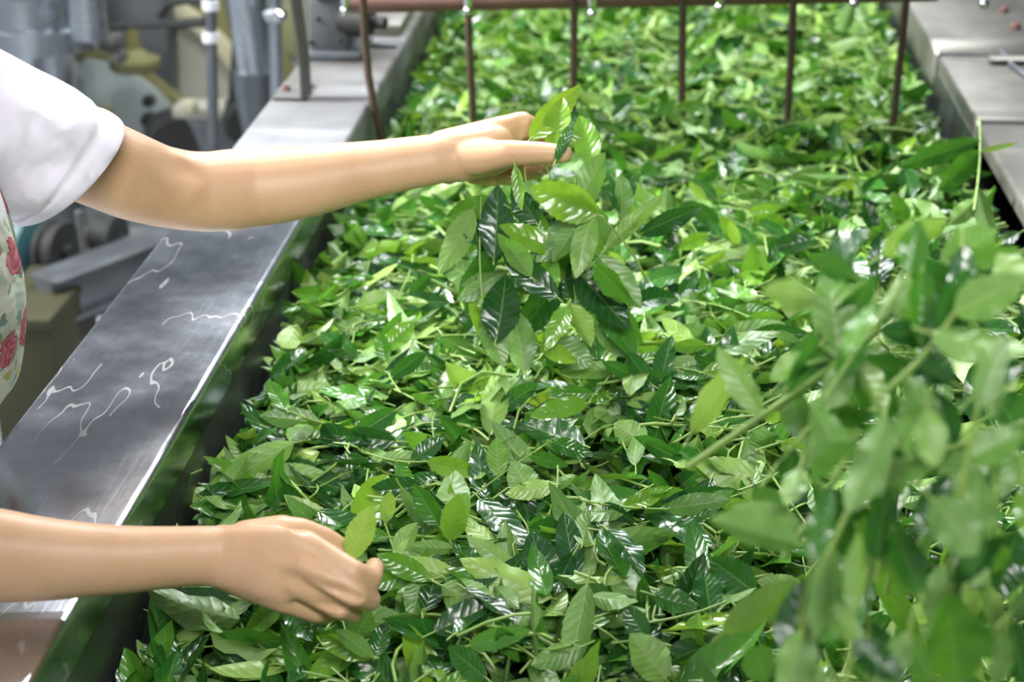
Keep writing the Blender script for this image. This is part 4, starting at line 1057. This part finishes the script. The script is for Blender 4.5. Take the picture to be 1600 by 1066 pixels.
# --- labels: kind of leaf, then how near it lies to something one can find
bpy.context.view_layer.update()
ONES = ['', 'first', 'second', 'third', 'fourth', 'fifth', 'sixth', 'seventh', 'eighth', 'ninth', 'tenth', 'eleventh', 'twelfth', 'thirteenth', 'fourteenth', 'fifteenth', 'sixteenth', 'seventeenth', 'eighteenth', 'nineteenth']
def ordinal(k):
    if k < 20: return ONES[k]
    t_ = {2: 'twenty', 3: 'thirty', 4: 'forty', 5: 'fifty', 6: 'sixty'}[k // 10]
    return (t_[:-1] + 'ieth') if k % 10 == 0 else t_ + '-' + ONES[k % 10]
MARK = {'heap': [('the lower hand', (500, 960)), ('the lower wrist', (340, 935)), ("the held bunch's tip", (800, 590)), ('the falling stems', (1230, 800)), ('the bare forearm', (520, 330)), ('the shoot over the rim', (1500, 290)),
                 ('the second tine', (740, 190)), ('the fourth tine', (1065, 200)), ('the fifth tine', (1231, 190)), ('the sixth tine', (1398, 172)), ('the polished rim', (330, 620)), ('the long slanting stem', (1110, 700))],
        'falling': [('the long slanting stem', (1240, 615)), ('the lowest upright stem', (1325, 1010)), ('the shoot over the rim', (1500, 290))],
        'reaching hand': [('the gripping thumb', (880, 240))], 'lower hand': [('the lower thumb', (545, 860))], 'rim': [('the rim', (1530, 190))]}
def tone(tn, un):
    if un: return 'pale underside-up' if tn < .6 else 'yellowish underside-up'
    return 'dark glossy' if tn < .22 else 'mid-green' if tn < .5 else 'fresh green' if tn < .8 else 'bright yellow-green'
cls = {}
for o, where, tn, un, ln in ITEMS:
    px, py, d = pix(o.location)
    nm, mp = min(MARK[where], key=lambda m: (m[1][0] - px) ** 2 + (m[1][1] - py) ** 2)
    is_shoot = o.name.startswith('tea_shoot')
    key = (is_shoot, where, nm, '' if is_shoot else tone(tn, un), '' if is_shoot else ('small ' if ln < .058 else 'large ' if ln > .08 else ''))
    cls.setdefault(key, []).append((math.hypot(mp[0] - px, mp[1] - py), o))
for (is_shoot, where, nm, tn, size), rows in cls.items():
    rows.sort(key=lambda r: r[0])
    place = {'heap': 'on the heap', 'falling': 'falling in mid-air', 'reaching hand': 'in the held bunch', 'lower hand': 'held in the lower hand', 'rim': 'leaning over the rim'}[where]
    kind = 'tea shoot' if is_shoot else f'{size}{tn} tea leaf'
    for k, (_, o) in enumerate(rows, 1):
        if len(rows) == 1: lb = f'{"leafy " if is_shoot else "the only "}{kind} {place} near {nm}'
        else: lb = f'{kind} {place}, {ordinal(k)} nearest to {nm}'
        tag(o, lb, 'tea shoot' if is_shoot else 'tea leaf', {'heap': 'loose leaves on the heap', 'falling': 'leaves falling onto the heap', 'reaching hand': 'leaves in the reaching hand', 'lower hand': 'leaves in the lower hand', 'rim': 'shoots over the rim'}[where])


# ------------------------------------------------------------------ light
def area(name, loc, tgt, sx, sy, power, col=(1, 1, 1), spread=180):
    l = bpy.data.lights.new(name, 'AREA'); l.shape = 'RECTANGLE'; l.size = sx; l.size_y = sy; l.energy = power; l.color = col; l.spread = math.radians(spread)
    o = bpy.data.objects.new(name, l); COL.objects.link(o); o.location = loc
    o.rotation_euler = (Vector(tgt) - Vector(loc)).to_track_quat('-Z', 'Y').to_euler()
area('window_light', (-2.9, 2.75, 2.5), (.1, 2.4, .85), 1.0, .7, 78, (1, .98, .95), 95)
area('ceiling_tube', (-.2, 3.7, 3.2), (-.1, 2.3, .85), 1.3, .10, 76, (.96, .98, 1))
area('ceiling_tube', (.5, 5.2, 3.4), (.2, 2.4, .85), 2.4, .10, 84, (.96, .98, 1))
area('added_fill', (-.15, -.5, 2.75), (-.52, 1.9, 1.2), 1.1, .35, 2.6, (1, .98, .98), 40)  # added fill to brighten sleeve and arms, no fixture of the hall
area('added_fill', (.75, -.6, 2.9), tuple(P(1440, 430, 1.15)), .9, .3, 1.9, (1, .99, .98), 34)  # second added fill, lifts the viewer's side of the falling leaves
area('hall_lamp', (-2.4, 3.0, 3.9), (-1.8, 5.0, .6), 1.6, .5, 55, (1, .97, .9))
w = bpy.data.worlds.new('world'); SC.world = w; w.use_nodes = True
bg = w.node_tree.nodes['Background']
wt = NT.__new__(NT); wt.t = w.node_tree
wc = wt.n('ShaderNodeTexCoord')
dt = wt.n('ShaderNodeVectorMath', {0: wc.outputs['Generated'], 1: Vector((-.78, -.30, .55)).normalized()}, operation='DOT_PRODUCT')
mr = wt.n('ShaderNodeMapRange', {'Value': dt.outputs['Value'], 'From Min': -.35, 'From Max': 1.0, 'To Min': .02, 'To Max': .50}, interpolation_type='SMOOTHSTEP')
wt.l(mr.outputs[0], bg.inputs[1]); bg.inputs[0].default_value = (.90, .94, 1.0, 1)
SC.view_settings.view_transform = 'Standard'
SC.view_settings.look = 'None'
SC.view_settings.exposure = 0.15
SC.view_settings.gamma = 1.0
SC.view_settings.use_curve_mapping = False
SC.cycles.use_denoising = True
SC.cycles.max_bounces = 8
SC.cycles.transparent_max_bounces = 8
for o in SC.objects:
    if '_o' in o: del o['_o']
